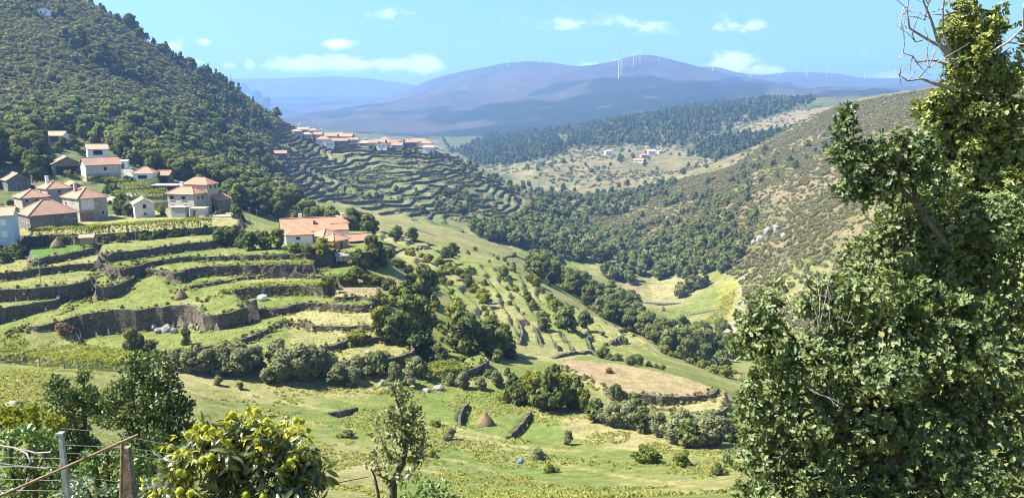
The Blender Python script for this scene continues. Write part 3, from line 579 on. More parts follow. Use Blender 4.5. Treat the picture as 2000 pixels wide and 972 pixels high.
M['vine'] = leaf_mat('vine_leaf', (.11, .15, .025), (.32, .31, .065), .35)
M['russet'] = leaf_mat('russet_leaf', (.12, .075, .04), (.28, .18, .09))
M['grass'] = leaf_mat('grass_blade', (.21, .25, .06), (.42, .40, .17), .4, tintw=.45)
M['bark'] = bark_mat('bark', (.06, .05, .04), (.17, .145, .115))
M['deadwood'] = bark_mat('dead_wood', (.22, .19, .165), (.42, .38, .34), 20)

def quads_mesh(name, P0, Nn, size, mat, rng, shade_out=None, tint=None, aspect=1.0, axis=None):
    """leaf faces: centres, facing directions, sizes"""
    n = len(P0)
    r = rng.normal(size=(n, 3)); t = np.cross(Nn, r); t /= np.linalg.norm(t, axis=1)[:, None] + 1e-9
    if axis is not None: t = axis
    b = np.cross(Nn, t)
    s = size[:, None]
    bend = Nn * s * .22
    V = np.stack([P0 - t * s * aspect, P0 - b * s * .55 + bend, P0 + t * s * aspect, P0 + b * s * .55 + bend], 1).reshape(-1, 3)
    F = np.arange(4 * n).reshape(n, 4)
    me = mesh_np(name, V, F, [mat], smooth=True)
    if tint is None: tint = rng.random(n)
    a = me.attributes.new('tint', 'FLOAT', 'POINT'); a.data.foreach_set('value', np.repeat(tint, 4).astype(np.float32))
    if shade_out is not None:
        vn = Nn * .75 + shade_out * .75; vn /= np.linalg.norm(vn, axis=1)[:, None] + 1e-9
        me.normals_split_custom_set_from_vertices(np.repeat(vn, 4, 0).tolist())
    return me
def lobe_points(lobes, n, rng, shell=.55, floor=None):
    """points spread through the outer part of a set of ellipsoid lobes; returns points and outward directions"""
    lo = np.array(lobes, float); w = (lo[:, 3] * lo[:, 4] + lo[:, 4] * lo[:, 5] + lo[:, 3] * lo[:, 5]); w /= w.sum()
    k = rng.choice(len(lo), n * 2, p=w)
    d = rng.normal(size=(n * 2, 3)); d /= np.linalg.norm(d, axis=1)[:, None]
    rr = shell + (1.06 - shell) * rng.random(n * 2) ** .7
    p = lo[k, :3] + d * lo[k, 3:6] * rr[:, None]
    keep = np.ones(n * 2, bool)
    for j in range(len(lo)):
        q = np.linalg.norm((p - lo[j, :3]) / lo[j, 3:6], axis=1)
        keep &= (q > .6) | (k == j)
    if floor is not None: keep &= p[:, 2] > floor
    out = d / lo[k, 3:6]; out /= np.linalg.norm(out, axis=1)[:, None]
    i = np.nonzero(keep)[0][:n]
    return p[i], out[i]
def crown(name, lobes, n, size, mat, seed, shell=.6, up=.25, floor=None, jitter=.85, aspect=1.0):
    rng = np.random.default_rng(seed)
    p, o = lobe_points(lobes, n, rng, shell, floor)
    nn = o + rng.normal(size=o.shape) * jitter + np.array([0, 0, up]); nn /= np.linalg.norm(nn, axis=1)[:, None]
    so = o + np.array([0, 0, .25]); so /= np.linalg.norm(so, axis=1)[:, None]
    return quads_mesh(name, p, nn, size * (.6 + .8 * rng.random(len(p))), mat, rng, so, aspect=aspect)
def tube_np(path, radii, seg=6):
    path = np.array(path, float); V = []; F = []
    n = len(path)
    for i in range(n):
        t = path[min(i + 1, n - 1)] - path[max(i - 1, 0)]; t /= np.linalg.norm(t) + 1e-9
        a = np.cross(t, [0.3, 0.9, 0.2]); a /= np.linalg.norm(a) + 1e-9; b = np.cross(t, a)
        for s in range(seg):
            an = 2 * math.pi * s / seg; V.append(path[i] + radii[i] * (a * math.cos(an) + b * math.sin(an)))
    for i in range(n - 1):
        for s in range(seg):
            F.append((i * seg + s, i * seg + (s + 1) % seg, (i + 1) * seg + (s + 1) % seg, (i + 1) * seg + s))
    return V, F
def tubes_mesh(name, tubes, mat):
    V = []; F = []
    for path, rad, seg in tubes:
        v, f = tube_np(path, rad, seg); o = len(V); V += v; F += [tuple(i + o for i in q) for q in f]
    return mesh_np(name, np.array(V), np.array(F), [mat])
def trunk(name, h, r, lobes, mat, rng, limbs=5):
    tb = [([(0, 0, -.8), (0, 0, 0), (rng.normal() * .1, rng.normal() * .1, h * .5), (rng.normal() * .2, rng.normal() * .2, h)], [r * 1.5, r * 1.15, r * .8, r * .4], 7)]
    for l in lobes[:limbs]:
        z0 = h * rng.uniform(.45, .9)
        tb.append(([(0, 0, z0), (l[0] * .5, l[1] * .5, (z0 + l[2]) * .5), (l[0], l[1], l[2])], [r * .5, r * .35, r * .12], 5))
    return tubes_mesh(name, tb, mat)
def blob_lobes(rng, H, Rr, base, n, flat=1.0):
    """irregular crown: lobes inside an ovoid from height base to H, widest below the middle"""
    lo = [(0, 0, (H + base) / 2, Rr * .62, Rr * .62, (H - base) * .46)]
    for i in range(n):
        z = base + (H - base) * rng.uniform(.12, .92); t = (z - base) / (H - base)
        rad = Rr * math.sin(math.pi * min(max(t * .8 + .2, 0), 1)) ** .7 * rng.uniform(.4, .98); an = rng.uniform(0, 2 * math.pi)
        s = Rr * rng.uniform(.18, .44)
        lo.append((math.cos(an) * rad, math.sin(an) * rad, z, s, s, s * flat * rng.uniform(.7, 1.0)))
    return lo
PROTO = {}
def proto_tree(kind, nvar, fn): PROTO[kind] = [fn(kind, i) for i in range(nvar)]
def p_oak(n, size, mat, H=8., Rr=3.3, base=1.2, nl=13):
    def fn(kind, i):
        rng = np.random.default_rng(100 + i * 7 + n); lo = blob_lobes(rng, H, Rr, base, nl, .85)
        return crown(kind + '_crown', lo, n, size, mat, i + n, up=.3), trunk(kind + '_trunk', H * .55, .2, lo[1:], M['bark'], rng)
    return fn
def p_bush(n, size, mat, H=2., Rr=1.25, nl=9):
    def fn(kind, i):
        rng = np.random.default_rng(300 + i * 7 + n); lo = blob_lobes(rng, H, Rr, -.25, nl, .9)
        return crown(kind + '_crown', lo, n, size, mat, i + n, up=.4, floor=-.1), trunk(kind + '_stem', H * .5, .06, lo[1:], M['bark'], rng, 6)
    return fn
def p_pine(n, size, mat, H=11., Rr=2.6):
    def fn(kind, i):
        rng = np.random.default_rng(500 + i * 3 + n); lo = []
        for k in range(12):
            t = rng.uniform(.0, 1.0) if k else 1.0; z = H * (.36 + .6 * t); rad = Rr * (1 - t) ** .75 * rng.uniform(.3, .85); an = rng.uniform(0, 6.28); s = Rr * (.5 - .24 * t) * rng.uniform(.8, 1.2)
            lo.append((math.cos(an) * rad, math.sin(an) * rad, z, s, s, s * .72))
        return crown(kind + '_crown', lo, n, size, mat, i + n, up=.35, shell=.35), trunk(kind + '_trunk', H * .95, .16, lo, M['bark'], rng, 6)
    return fn
proto_tree('oak', 6, p_oak(3000, .36, M['oak'], 8., 3.4, .3, 20))
proto_tree('oak_far', 5, p_oak(520, .8, M['oak'], 8., 3.4, .4, 16))
proto_tree('oak_light', 4, p_oak(3000, .36, M['oak_light'], 8., 3.4, .3, 20))
proto_tree('oak_light_far', 4, p_oak(520, .8, M['oak_light'], 8., 3.4, .4, 16))
proto_tree('willow', 4, p_oak(2200, .26, M['willow'], 5., 2.5, .2, 14))
proto_tree('pine', 3, p_pine(1100, .42, M['pine']))
proto_tree('pine_far', 4, p_pine(170, 1.1, M['pine']))
proto_tree('bush', 4, p_bush(900, .16, M['broom']))
proto_tree('yellow_bush', 3, p_bush(900, .16, M['yellowgreen']))
proto_tree('dark_bush', 3, p_bush(900, .17, M['oak']))
proto_tree('heath', 4, p_bush(190, .32, M['heath'], 1.25, 1.6))
proto_tree('gorse_scrub', 4, p_bush(190, .32, M['gorse_scrub'], 1.15, 1.6))
proto_tree('small_tree', 4, p_oak(900, .42, M['oak'], 5., 2.3, .1, 16))
proto_tree('yellow_tree', 3, p_oak(1500, .30, M['yellowgreen'], 5., 2.3, .4, 12))

def tag(o, label=None, cat=None, group=None, kind=None):
    if label: o['label'] = label
    if cat: o['category'] = cat
    if group: o['group'] = group
    if kind: o['kind'] = kind
    return o
def link(name, me, parent=None, loc=None):
    o = bpy.data.objects.new(name, me); C.objects.link(o)
    if parent is not None: o.parent = parent
    if loc is not None: o.location = loc
    return o
def empty(name, loc=(0, 0, 0), rz=0, s=1.0):
    o = bpy.data.objects.new(name, None); C.objects.link(o); o.location = loc; o.rotation_euler = (0, 0, rz)
    o.scale = s if isinstance(s, tuple) else (s, s, s); o.empty_display_size = .2; return o
PR = random.Random(5)
KNAME = {'oak': 'oak_tree', 'oak_light': 'oak_tree', 'willow': 'willow_bush', 'pine': 'pine_tree', 'bush': 'broom_bush', 'yellow_bush': 'yellow_bush', 'dark_bush': 'dark_bush', 'small_tree': 'small_tree', 'yellow_tree': 'yellow_tree'}
CAT = {'oak': 'tree', 'oak_light': 'tree', 'willow': 'bush', 'pine': 'tree', 'bush': 'bush', 'yellow_bush': 'bush', 'dark_bush': 'bush', 'small_tree': 'tree', 'yellow_tree': 'tree'}
PH = {'oak': 8., 'oak_light': 8., 'willow': 5., 'pine': 11., 'bush': 2., 'yellow_bush': 2., 'dark_bush': 2., 'small_tree': 5., 'yellow_tree': 5.}
def plant(kind, x, y, h, label, group=None, wide=1.0):
    s = h / PH[kind]; cm, tm = PR.choice(PROTO[kind])
    e = empty(KNAME[kind], (x, y, ht(x, y) - .05), PR.uniform(0, 6.28), (s * wide, s * wide, s))
    link('trunk', tm, e); link('crown', cm, e)
    tag(e, label, CAT[kind], group); return e
def plant_px(kind, u, v, hpx, label, group=None, wide=1.0):
    q = cast(u, v)
    if q is None: return None
    return plant(kind, q[0], q[1], hpx * q[1] / FPX / cs, label, group, wide)
# --- things nobody could count: points that carry instanced plants
def stuff_points(name, pts, scl, kinds, label=None, cat=None):
    col = bpy.data.collections.new(name + '_kinds')
    for i, (cm, tm) in enumerate([q for k in kinds for q in PROTO[k]]):
        o = bpy.data.objects.new('%s_%03d' % (name, i), cm); col.objects.link(o)
    me = bpy.data.meshes.new(name); pts = np.asarray(pts, np.float32)
    me.vertices.add(len(pts)); me.vertices.foreach_set('co', pts.ravel())
    a = me.attributes.new('scl', 'FLOAT', 'POINT'); a.data.foreach_set('value', np.asarray(scl, np.float32))
    a = me.attributes.new('rot', 'FLOAT', 'POINT'); a.data.foreach_set('value', (RNG.random(len(pts)) * 6.283).astype(np.float32))
    o = link(name, me); tag(o, label, cat, kind='stuff')
    ng = bpy.data.node_groups.new(name + '_scatter', 'GeometryNodeTree')
    ng.interface.new_socket('Geometry', in_out='INPUT', socket_type='NodeSocketGeometry'); ng.interface.new_socket('Geometry', in_out='OUTPUT', socket_type='NodeSocketGeometry')
    N = ng.nodes; L = ng.links
    gi = N.new('NodeGroupInput'); go = N.new('NodeGroupOutput'); mp = N.new('GeometryNodeMeshToPoints'); ip = N.new('GeometryNodeInstanceOnPoints')
    ci = N.new('GeometryNodeCollectionInfo'); ci.inputs['Collection'].default_value = col; ci.inputs['Separate Children'].default_value = True; ci.inputs['Reset Children'].default_value = True
    rv = N.new('FunctionNodeRandomValue'); rv.data_type = 'INT'
    for s in rv.inputs:
        if s.name == 'Max' and s.type == 'INT': s.default_value = len(col.objects) - 1
        if s.name == 'Min' and s.type == 'INT': s.default_value = 0
    sa = N.new('GeometryNodeInputNamedAttribute'); sa.data_type = 'FLOAT'; sa.inputs['Name'].default_value = 'scl'
    ra = N.new('GeometryNodeInputNamedAttribute'); ra.data_type = 'FLOAT'; ra.inputs['Name'].default_value = 'rot'
    cx = N.new('ShaderNodeCombineXYZ'); L.new(ra.outputs['Attribute'], cx.inputs['Z'])
    L.new(gi.outputs[0], mp.inputs['Mesh']); L.new(mp.outputs[0], ip.inputs['Points']); L.new(ci.outputs[0], ip.inputs['Instance'])
    ip.inputs['Pick Instance'].default_value = True
    L.new([q for q in rv.outputs if q.type == 'INT'][0], ip.inputs['Instance Index'])
    L.new(cx.outputs[0], ip.inputs['Rotation']); L.new(sa.outputs['Attribute'], ip.inputs['Scale']); L.new(ip.outputs[0], go.inputs[0])
    md = o.modifiers.new('scatter', 'NODES'); md.node_group = ng
    return o
def scatter(poly, yr, n, avoid=(), clump=None, rng=RNG):
    """random ground points whose picture lies inside an outline of the photograph"""
    c = np.array(poly, float)
    xs = []; 
    for yy in yr:
        for uu in (c[:, 0].min(), c[:, 0].max()): xs.append(P(uu, 300, yy)[0])
    got = []; tot = 0
    for _ in range(40):
        x = rng.uniform(min(xs), max(xs), n * 4); y = rng.uniform(yr[0], yr[1], n * 4); z = HT(x, y)
        u, v = pix(x, y, z); ok = in_poly(u, v, poly)
        for a in avoid: ok &= ~in_poly(u, v, a)
        if clump is not None: ok &= (fbm(x / clump[0], y / clump[0], 3, clump[1]) > clump[2])
        got.append(np.stack([x, y, z], 1)[ok]); tot += ok.sum()
        if tot >= n: break
    g = np.concatenate(got)[:n]; return g
# ------------------------------------------------------------------ vegetation in its places
# hill on the left: heath and scrub all over, pines and oaks standing in it
HILL = [(-60, 258), (-60, -60), (100, -60), (160, 0), (300, 95), (430, 158), (550, 236), (520, 300), (560, 370), (560, 400), (440, 360), (330, 320), (250, 290), (140, 240)]
HAMLET = [(-20, 330), (60, 300), (80, 260), (130, 255), (220, 285), (260, 320), (330, 330), (440, 370), (470, 440), (-20, 470)]
g = scatter(HILL, (300, 860), 15500, [HAMLET], clump=(34, 6, -.62)); s = RNG.uniform(.6, 1.9, len(g)) * (0.7 + .6 * vnoise(g[:, 0] / 25, g[:, 1] / 25, 3))
stuff_points('hillside_scrub', g - [0, 0, .15], s, ['heath'], 'low heath and scrub covering the tall hill behind the village', 'scrub')
g = scatter(HILL, (300, 860), 5000, [HAMLET], clump=(50, 26, .02))
stuff_points('hillside_bracken', g - [0, 0, .2], RNG.uniform(.4, 1.2, len(g)), ['gorse_scrub'], 'paler bracken and gorse in patches on the tall hill', 'scrub')
UPW = [(120, -40), (180, 0), (300, 92), (430, 155), (550, 236), (500, 262), (420, 235), (330, 185), (270, 165), (200, 140), (150, 110), (60, 60), (20, 0)]
g = scatter(UPW, (380, 860), 420, clump=(45, 12, .0))
stuff_points('hill_wood', g, RNG.uniform(.5, 1.05, len(g)), ['oak_far', 'pine_far', 'oak_light_far'], 'mixed wood on the upper slope of the tall hill', 'wood')
LOWW = [(-40, 262), (60, 215), (180, 225), (300, 225), (400, 235), (470, 275), (520, 310), (560, 360), (585, 405), (560, 432), (500, 428), (450, 400), (440, 385), (325, 345), (240, 320), (140, 262), (70, 315), (-40, 345)]
wood = scatter(LOWW, (262, 620), 1250, [[(80, 262), (130, 262), (240, 302), (240, 350), (90, 345)]])
d = np.hypot(wood[:, 0], wood[:, 1]); wood = wood[np.argsort(d)]
NIND = 150
for p in wood[:NIND]:
    uu = float(pix(p[0], p[1], p[2])[0]); w_ = 'above the barns and the white garage' if uu < 150 else 'behind the brown-roofed house' if uu < 300 else 'behind the largest village house' if uu < 440 else 'between the largest village house and the farmhouse'
    plant(PR.choice(('oak', 'oak_light')), p[0], p[1], PR.uniform(5, 10), 'round-crowned oak in the wood ' + w_, 'oaks ' + w_)
stuff_points('village_wood', wood[NIND:], RNG.uniform(.65, 1.3, len(wood) - NIND), ['oak_far', 'oak_light_far'], 'dense oak wood climbing the hill behind the village', 'wood')
# trees that stand up on the skyline of the hill
for (u, v, h, k) in [(178, 12, 34, 'pine'), (205, 28, 40, 'oak'), (232, 45, 36, 'oak'), (255, 62, 34, 'oak'), (275, 82, 26, 'oak'), (300, 97, 22, 'pine'), (322, 112, 26, 'oak'), (345, 127, 22, 'pine'), (375, 138, 24, 'oak'), (408, 152, 26, 'pine'), (430, 160, 18, 'oak'), (452, 172, 22, 'pine'), (476, 188, 24, 'oak'), (500, 203, 26, 'oak'), (520, 216, 26, 'oak'), (540, 232, 22, 'oak'), (166, 110, 44, 'pine'), (200, 130, 46, 'oak')]:
    plant_px(k, u, v, h, ('dark pine' if k == 'pine' else 'leafy oak') + ' standing out on the skyline of the tall hill' if (u, v) not in ((166, 110), (200, 130)) else ('tall narrow pine among the scrub in the middle of the hill' if k == 'pine' else 'pale bushy oak beside the tall narrow pine on the hill'), 'skyline %ss of the tall hill' % k if (u, v) not in ((166, 110), (200, 130)) else None)
# spur: trees between the terraces
g = scatter([(850, 372), (930, 365), (950, 400), (900, 425), (850, 415)], (520, 760), 34)
g = np.concatenate([g, scatter([(880, 300), (940, 320), (1060, 395), (1060, 415), (960, 375), (880, 330)], (560, 815), 46), scatter([(600, 330), (1000, 420), (900, 430), (640, 390)], (520, 760), 26), scatter([(730, 290), (880, 298), (900, 312), (730, 302)], (700, 815), 14)])
for p in g: plant('small_tree', p[0], p[1], PR.uniform(3, 6.5), 'small tree between the terraces below the hilltop village', 'small trees on the terraced spur')
plant_px('pine', 790, 305, 32, 'slim dark cypress-like tree beside the hilltop village houses', None, .55)
g = scatter([(560, 255), (620, 270), (900, 310), (1000, 420), (930, 440), (760, 410), (620, 385), (560, 350)], (520, 815), 1700, clump=(20, 5, .0))
stuff_points('terrace_scrub', g, RNG.uniform(.35, 1.0, len(g)), ['heath'], 'low bushes along the terrace walls of the spur', 'scrub')
# woods in the valley
VW = [(925, 452), (1000, 432), (1060, 398), (1120, 425), (1190, 468), (1225, 500), (1180, 515), (1110, 508), (1040, 490), (950, 470)]
vw = scatter(VW, (440, 820), 420)
CW = [(1020, 515), (1080, 512), (1130, 545), (1200, 570), (1260, 620), (1300, 655), (1420, 660), (1430, 700), (1330, 712), (1250, 668), (1170, 615), (1090, 560), (1030, 540)]
cw = scatter(CW, (240, 500), 170)
RW = [(1180, 535), (1215, 510), (1300, 470), (1380, 430), (1440, 470), (1440, 530), (1330, 585), (1320, 545), (1260, 545), (1210, 560)]
rw = scatter(RW, (380, 800), 230, clump=(40, 33, -.2))
allw = np.concatenate([vw, cw, rw]); lab = np.array([0] * len(vw) + [1] * len(cw) + [2] * len(rw)); d = np.hypot(allw[:, 0], allw[:, 1]); o_ = np.argsort(d); allw = allw[o_]; lab = lab[o_]
WL = [('broad oak in the wood at the foot of the terraced spur', 'oaks at the foot of the spur'), ('oak in the wooded strip along the stream', 'oaks along the stream'), ('oak at the foot of the scrubby slope across the river', 'oaks across the river')]
for p, l in zip(allw[:160], lab[:160]):
    uu = float(pix(p[0], p[1], p[2])[0]); w_ = ('', '') if l != 1 else (' above the narrow stepped plots', ', upper end') if uu < 1130 else (' below the narrow stepped plots', ', middle') if uu < 1290 else (' close to the mill', ', by the mill')
    plant(PR.choice(('oak', 'oak_light')), p[0], p[1], PR.uniform(4.5, 10.5), WL[l][0] + w_[0], WL[l][1] + w_[1])
stuff_points('valley_wood', allw[160:], RNG.uniform(.7, 1.35, len(allw) - 160), ['oak_far', 'oak_light_far'], 'dark oak wood filling the valley below the spur', 'wood')
# slope across the river
RS = [(1100, 430), (1230, 405), (1330, 350), (1420, 330), (1500, 280), (1640, 205), (1800, 178), (2060, 160), (2060, 700), (1470, 700), (1450, 560), (1380, 490), (1240, 510)]
g = scatter(RS, (300, 1150), 21000); s = RNG.uniform(.5, 1.7, len(g)) * (.6 + .7 * vnoise(g[:, 0] / 30, g[:, 1] / 30, 8))
stuff_points('far_slope_scrub', g - [0, 0, .15], s, ['gorse_scrub'], 'sunlit gorse and heather scrub covering the slope across the river', 'scrub')
g = scatter([(1180, 470), (1320, 380), (1460, 330), (1480, 420), (1460, 520), (1330, 540), (1240, 510)], (380, 1000), 330, clump=(40, 9, -.05))
stuff_points('slope_trees', g, RNG.uniform(.3, .85, len(g)), ['oak_light_far'], 'scattered oaks low on the slope across the river', 'wood')
g = scatter([(985, 335), (1050, 372), (1130, 378), (1230, 372), (1330, 352), (1300, 385), (1200, 425), (1110, 425), (1060, 398)], (700, 1200), 300, clump=(60, 19, -.1))
stuff_points('river_wood', g, RNG.uniform(.5, 1.1, len(g)), ['oak_far', 'oak_light_far'], 'oak wood in the valley bottom between the spur and the brown terraces', 'wood')
g = scatter([(1330, 385), (1480, 300), (1600, 260), (1700, 280), (1560, 400), (1450, 460)], (400, 1050), 46)
for p in g: plant('pine' if PR.random() < .5 else 'small_tree', p[0], p[1], PR.uniform(4, 8), 'scattered tree standing in the scrub across the river', 'scattered trees across the river')
# brown terraces and wooded hill beyond
g = scatter(BROWN, (950, 1550), 60)
for p in g: plant('small_tree', p[0], p[1], PR.uniform(4, 9), 'small tree on the brown terraced fields down the valley', 'trees on the brown terraced fields')
FH = [(1100, 290), (1120, 262), (1250, 232), (1450, 198), (1600, 196), (1500, 228), (1420, 255), (1350, 285), (1290, 288), (1180, 284)]
g = scatter(FH, (1250, 2300), 3000); g = np.concatenate([g, scatter([(880, 300), (960, 268), (1080, 262), (1110, 300), (1040, 315), (1000, 325), (930, 322), (870, 285), (860, 262)], (1100, 2390), 2600), scatter([(1340, 305), (1400, 270), (1560, 258), (1560, 268), (1440, 300), (1400, 312)], (1050, 1700), 800), scatter([(1000, 262), (1200, 235), (1400, 200), (1500, 192), (1480, 215), (1200, 250), (1060, 275)], (1700, 2390), 1600)])
stuff_points('distant_forest', g, RNG.uniform(.7, 1.5, len(g)), ['pine_far', 'oak_far'], 'dark forest on the rounded hill beyond the brown terraces', 'forest')
g = scatter([(880, 320), (1000, 255), (1450, 200), (1640, 200), (1640, 260), (1450, 330), (1060, 380)], (900, 2300), 5000, clump=(120, 3, -.1))
stuff_points('distant_scrub', g, RNG.uniform(1.0, 2.2, len(g)), ['heath'], 'low scrub on the hills beyond the brown terraces', 'scrub')

# --- single trees and bushes on the near ground: (kind, u, v of the foot, height in photograph px, width factor, label, group)
SINGLE = [
    ('oak', 808, 688, 118, .85, 'big dark oak in the gully between the stepped meadows and the shoulder', None), ('oak', 832, 590, 78, .8, 'dark round oak on the edge of the stepped meadows, beyond the big gully oak', None),
    ('oak', 770, 672, 62, .9, 'low dark oak at the foot of the big gully oak', None),
    ('small_tree', 905, 690, 84, .9, 'bushy tree in the thicket on the grassy shoulder, uphill end', None), ('small_tree', 955, 695, 76, 1.0, 'broad bushy tree in the middle of the shoulder thicket', None), ('small_tree', 985, 690, 60, .9, 'bushy tree at the downhill end of the shoulder thicket', None), ('yellow_tree', 890, 650, 66, .8, 'yellow-green tree at the back of the shoulder thicket', None),
    ('dark_bush', 914, 560, 24, 1, 'single dark round bush alone on the shoulder meadow', None),
    ('yellow_tree', 748, 655, 62, 1.0, 'yellow-green bushy tree on the rim of the straw-coloured terrace', None), ('yellow_bush', 700, 672, 30, 1.5, 'wide yellow-green bush on the lowest straw terrace', None), ('dark_bush', 738, 730, 50, .9, 'dark upright bush under the lowest straw terrace', None),
    ('oak', 262, 702, 66, .75, 'dark tree with pointed top growing in front of the tall dark field wall', None), ('dark_bush', 290, 700, 40, .9, 'dark bush beside the pointed tree before the tall field wall', None),
    ('small_tree', 884, 503, 30, .9, 'small dark tree by itself on the far end of the shoulder', None), ('dark_bush', 868, 502, 20, 1, 'bush next to the lone tree at the far end of the shoulder', None),
    ('yellow_tree', 544, 486, 40, 1, 'yellow-leaved tree at the corner of the white farmhouse', None), ('small_tree', 452, 480, 36, 1, 'small leafy tree on the orchard bank beside the white farmhouse', None), ('small_tree', 428, 474, 30, 1, 'round tree at the end of the long vine hedge', None), ('small_tree', 488, 488, 38, 1, 'loose tree on the orchard bank above the stone wall', None), ('small_tree', 515, 486, 34, 1, 'dark tree between the orchard bank and the yellow-leaved tree', None), ('dark_bush', 575, 494, 22, 1.3, 'dark bush in front of the white farmhouse wall', None), ('yellow_bush', 628, 494, 30, 1.2, 'yellow-green bush below the farmhouse roofs', None), ('dark_bush', 600, 496, 20, 1.4, 'low dark bush under the farmhouse terrace edge', None),
    ('oak', 728, 512, 56, .8, 'dark dense tree beside the low farm roofs', None), ('small_tree', 700, 528, 44, .9, 'grey-leaved tree behind the slatted granary', None), ('dark_bush', 742, 516, 34, 1, 'dark bush at the end of the farm buildings', None), ('yellow_bush', 690, 540, 22, 1.3, 'light bush on the bank under the slatted granary', None),
    ('small_tree', 805, 470, 28, 1, 'small tree in the shade beside the farm meadow', None), ('small_tree', 775, 470, 30, 1, 'small dark tree below the oak grove of the farm', None),
    ('bush', 1267, 903, 36, 1.3, 'round yellow-green broom bush in the straw meadow, larger of two', None), ('bush', 1331, 910, 32, 1.15, 'round yellow-green broom bush in the straw meadow, smaller of two', None), ('willow', 879, 858, 26, 1.1, 'grey-green tuft bush below the haystack meadow', None), ('bush', 1072, 922, 20, 1.3, 'small bright broom bush near the blue bundle', None), ('willow', 1050, 898, 24, 1.5, 'dry grey bush behind the blue bundle', None), ('dark_bush', 680, 854, 16, 1.8, 'low dark bush in the near green meadow', None), ('bush', 850, 832, 14, 1.5, 'tiny bright bush on the lip of the haystack meadow', None), ('willow', 1108, 868, 30, .7, 'thin grey shrub at the corner of the straw patch', None), ('bush', 845, 892, 16, 1.2, 'small green bush in the near meadow', None),
    ('dark_bush', 1400, 928, 30, .9, 'dark thorn bush wrapped round a leaning post', None), ('yellow_bush', 1190, 728, 12, 1.1, 'tiny yellow bush alone on the bare pink field', None), ('dark_bush', 1205, 775, 30, .8, 'dark pointed bush on the wall under the pink field', None),
    ('oak', 1342, 708, 52, .9, 'bright round oak by the small red-roofed mill, larger one', None), ('oak', 1378, 712, 44, .9, 'bright oak standing by the red-roofed mill, smaller one', None), ('small_tree', 1410, 722, 40, 1, 'leafy tree in front of the small red-roofed mill', None),
    ('small_tree', 1105, 642, 50, 1.1, 'spreading dark tree over the narrow stepped plots', None), ('small_tree', 1140, 640, 36, 1, 'bushy tree at the far end of the narrow stepped plots', None), ('yellow_bush', 1085, 610, 28, 1.2, 'yellow-green bush above the narrow stepped plots', None), ('dark_bush', 1060, 640, 24, 1.1, 'dark bush at the corner of the narrow stepped plots', None),
    ('yellow_bush', 985, 785, 26, .9, 'yellow flowering bush by the boulders of the stream', None), ('dark_bush', 1000, 780, 30, .9, 'dark bush behind the yellow flowering bush', None), ('dark_bush', 365, 673, 38, .45, 'dark dead stump wrapped in ivy before the tall broken wall', None), ('russ', 125, 655, 26, 1.2, 'rust-red bush at the end of the tall field wall', None),
]
PROTO['russ'] = [(crown('russet_crown', blob_lobes(np.random.default_rng(4), 2., 1.25, -.2, 9), 800, .16, M['russet'], 4), PROTO['bush'][0][1])]
KNAME['russ'] = 'russet_bush'; CAT['russ'] = 'bush'; PH['russ'] = 2.
for k, u, v, h, w, lb, gr in SINGLE: plant_px(k, u, v, h, lb, gr, w)
for i, (u, v, h) in enumerate([(345, 722, 46), (372, 728, 52), (405, 730, 50), (438, 730, 60), (470, 735, 62), (500, 722, 50), (522, 748, 34), (552, 745, 66), (585, 742, 78), (612, 740, 70), (640, 738, 52), (660, 750, 46), (690, 752, 38), (462, 715, 50), (540, 715, 56), (700, 735, 46), (425, 752, 20), (470, 760, 16)]):
    plant_px('willow', u, v, h, 'grey-green willow bush in the row along the gully under the stepped meadows', 'willow row in the gully', 1.05)
for (u, v, h) in [(770, 745, 40), (800, 752, 34), (815, 735, 44), (905, 758, 34), (940, 762, 30), (970, 755, 36), (880, 752, 26)]:
    plant_px('willow', u, v, h, 'grey bush among the pale boulders of the stream bed', 'bushes along the stream bed', .9)
for i, (u, v, h) in enumerate([(1020, 790, 60), (1045, 796, 78), (1070, 800, 84), (1096, 800, 80), (1118, 795, 66), (1035, 770, 50), (1080, 770, 60), (1140, 805, 54), (1000, 765, 40)]):
    plant_px('yellow_tree' if i % 2 else 'small_tree', u, v, h, 'tall yellow-green shrub in the thicket between haystack meadow and pink field' if i % 2 else 'tall dark shrub in the thicket between haystack meadow and pink field', 'thicket of %s shrubs' % ('yellow' if i % 2 else 'dark'), .8)
for i, (u, v, h) in enumerate([(1165, 822, 50), (1195, 832, 54), (1225, 836, 60), (1255, 842, 54), (1285, 850, 50), (1315, 866, 56), (1345, 872, 62), (1375, 872, 66), (1400, 868, 58), (1240, 815, 50), (1330, 840, 50), (1385, 840, 44), (1425, 862, 50)]):
    plant_px('willow' if i % 3 else 'small_tree', u, v, h, 'grey-green bush in the hedge below the walled straw field' if i % 3 else 'dark bush in the hedge below the walled straw field', 'hedge of %s bushes' % ('grey' if i % 3 else 'dark'), 1.0)
for (u, v, h) in [(590, 458, 56), (612, 455, 60), (635, 452, 58), (660, 455, 60), (682, 455, 62), (702, 455, 56), (718, 458, 46), (648, 440, 50), (690, 440, 54), (600, 440, 46)]:
    q = P(u, v, PR.uniform(255, 300)); plant('oak', q[0], q[1], PR.uniform(9, 12), 'dark oak in the grove behind the white farmhouse', 'oak grove behind the farmhouse')
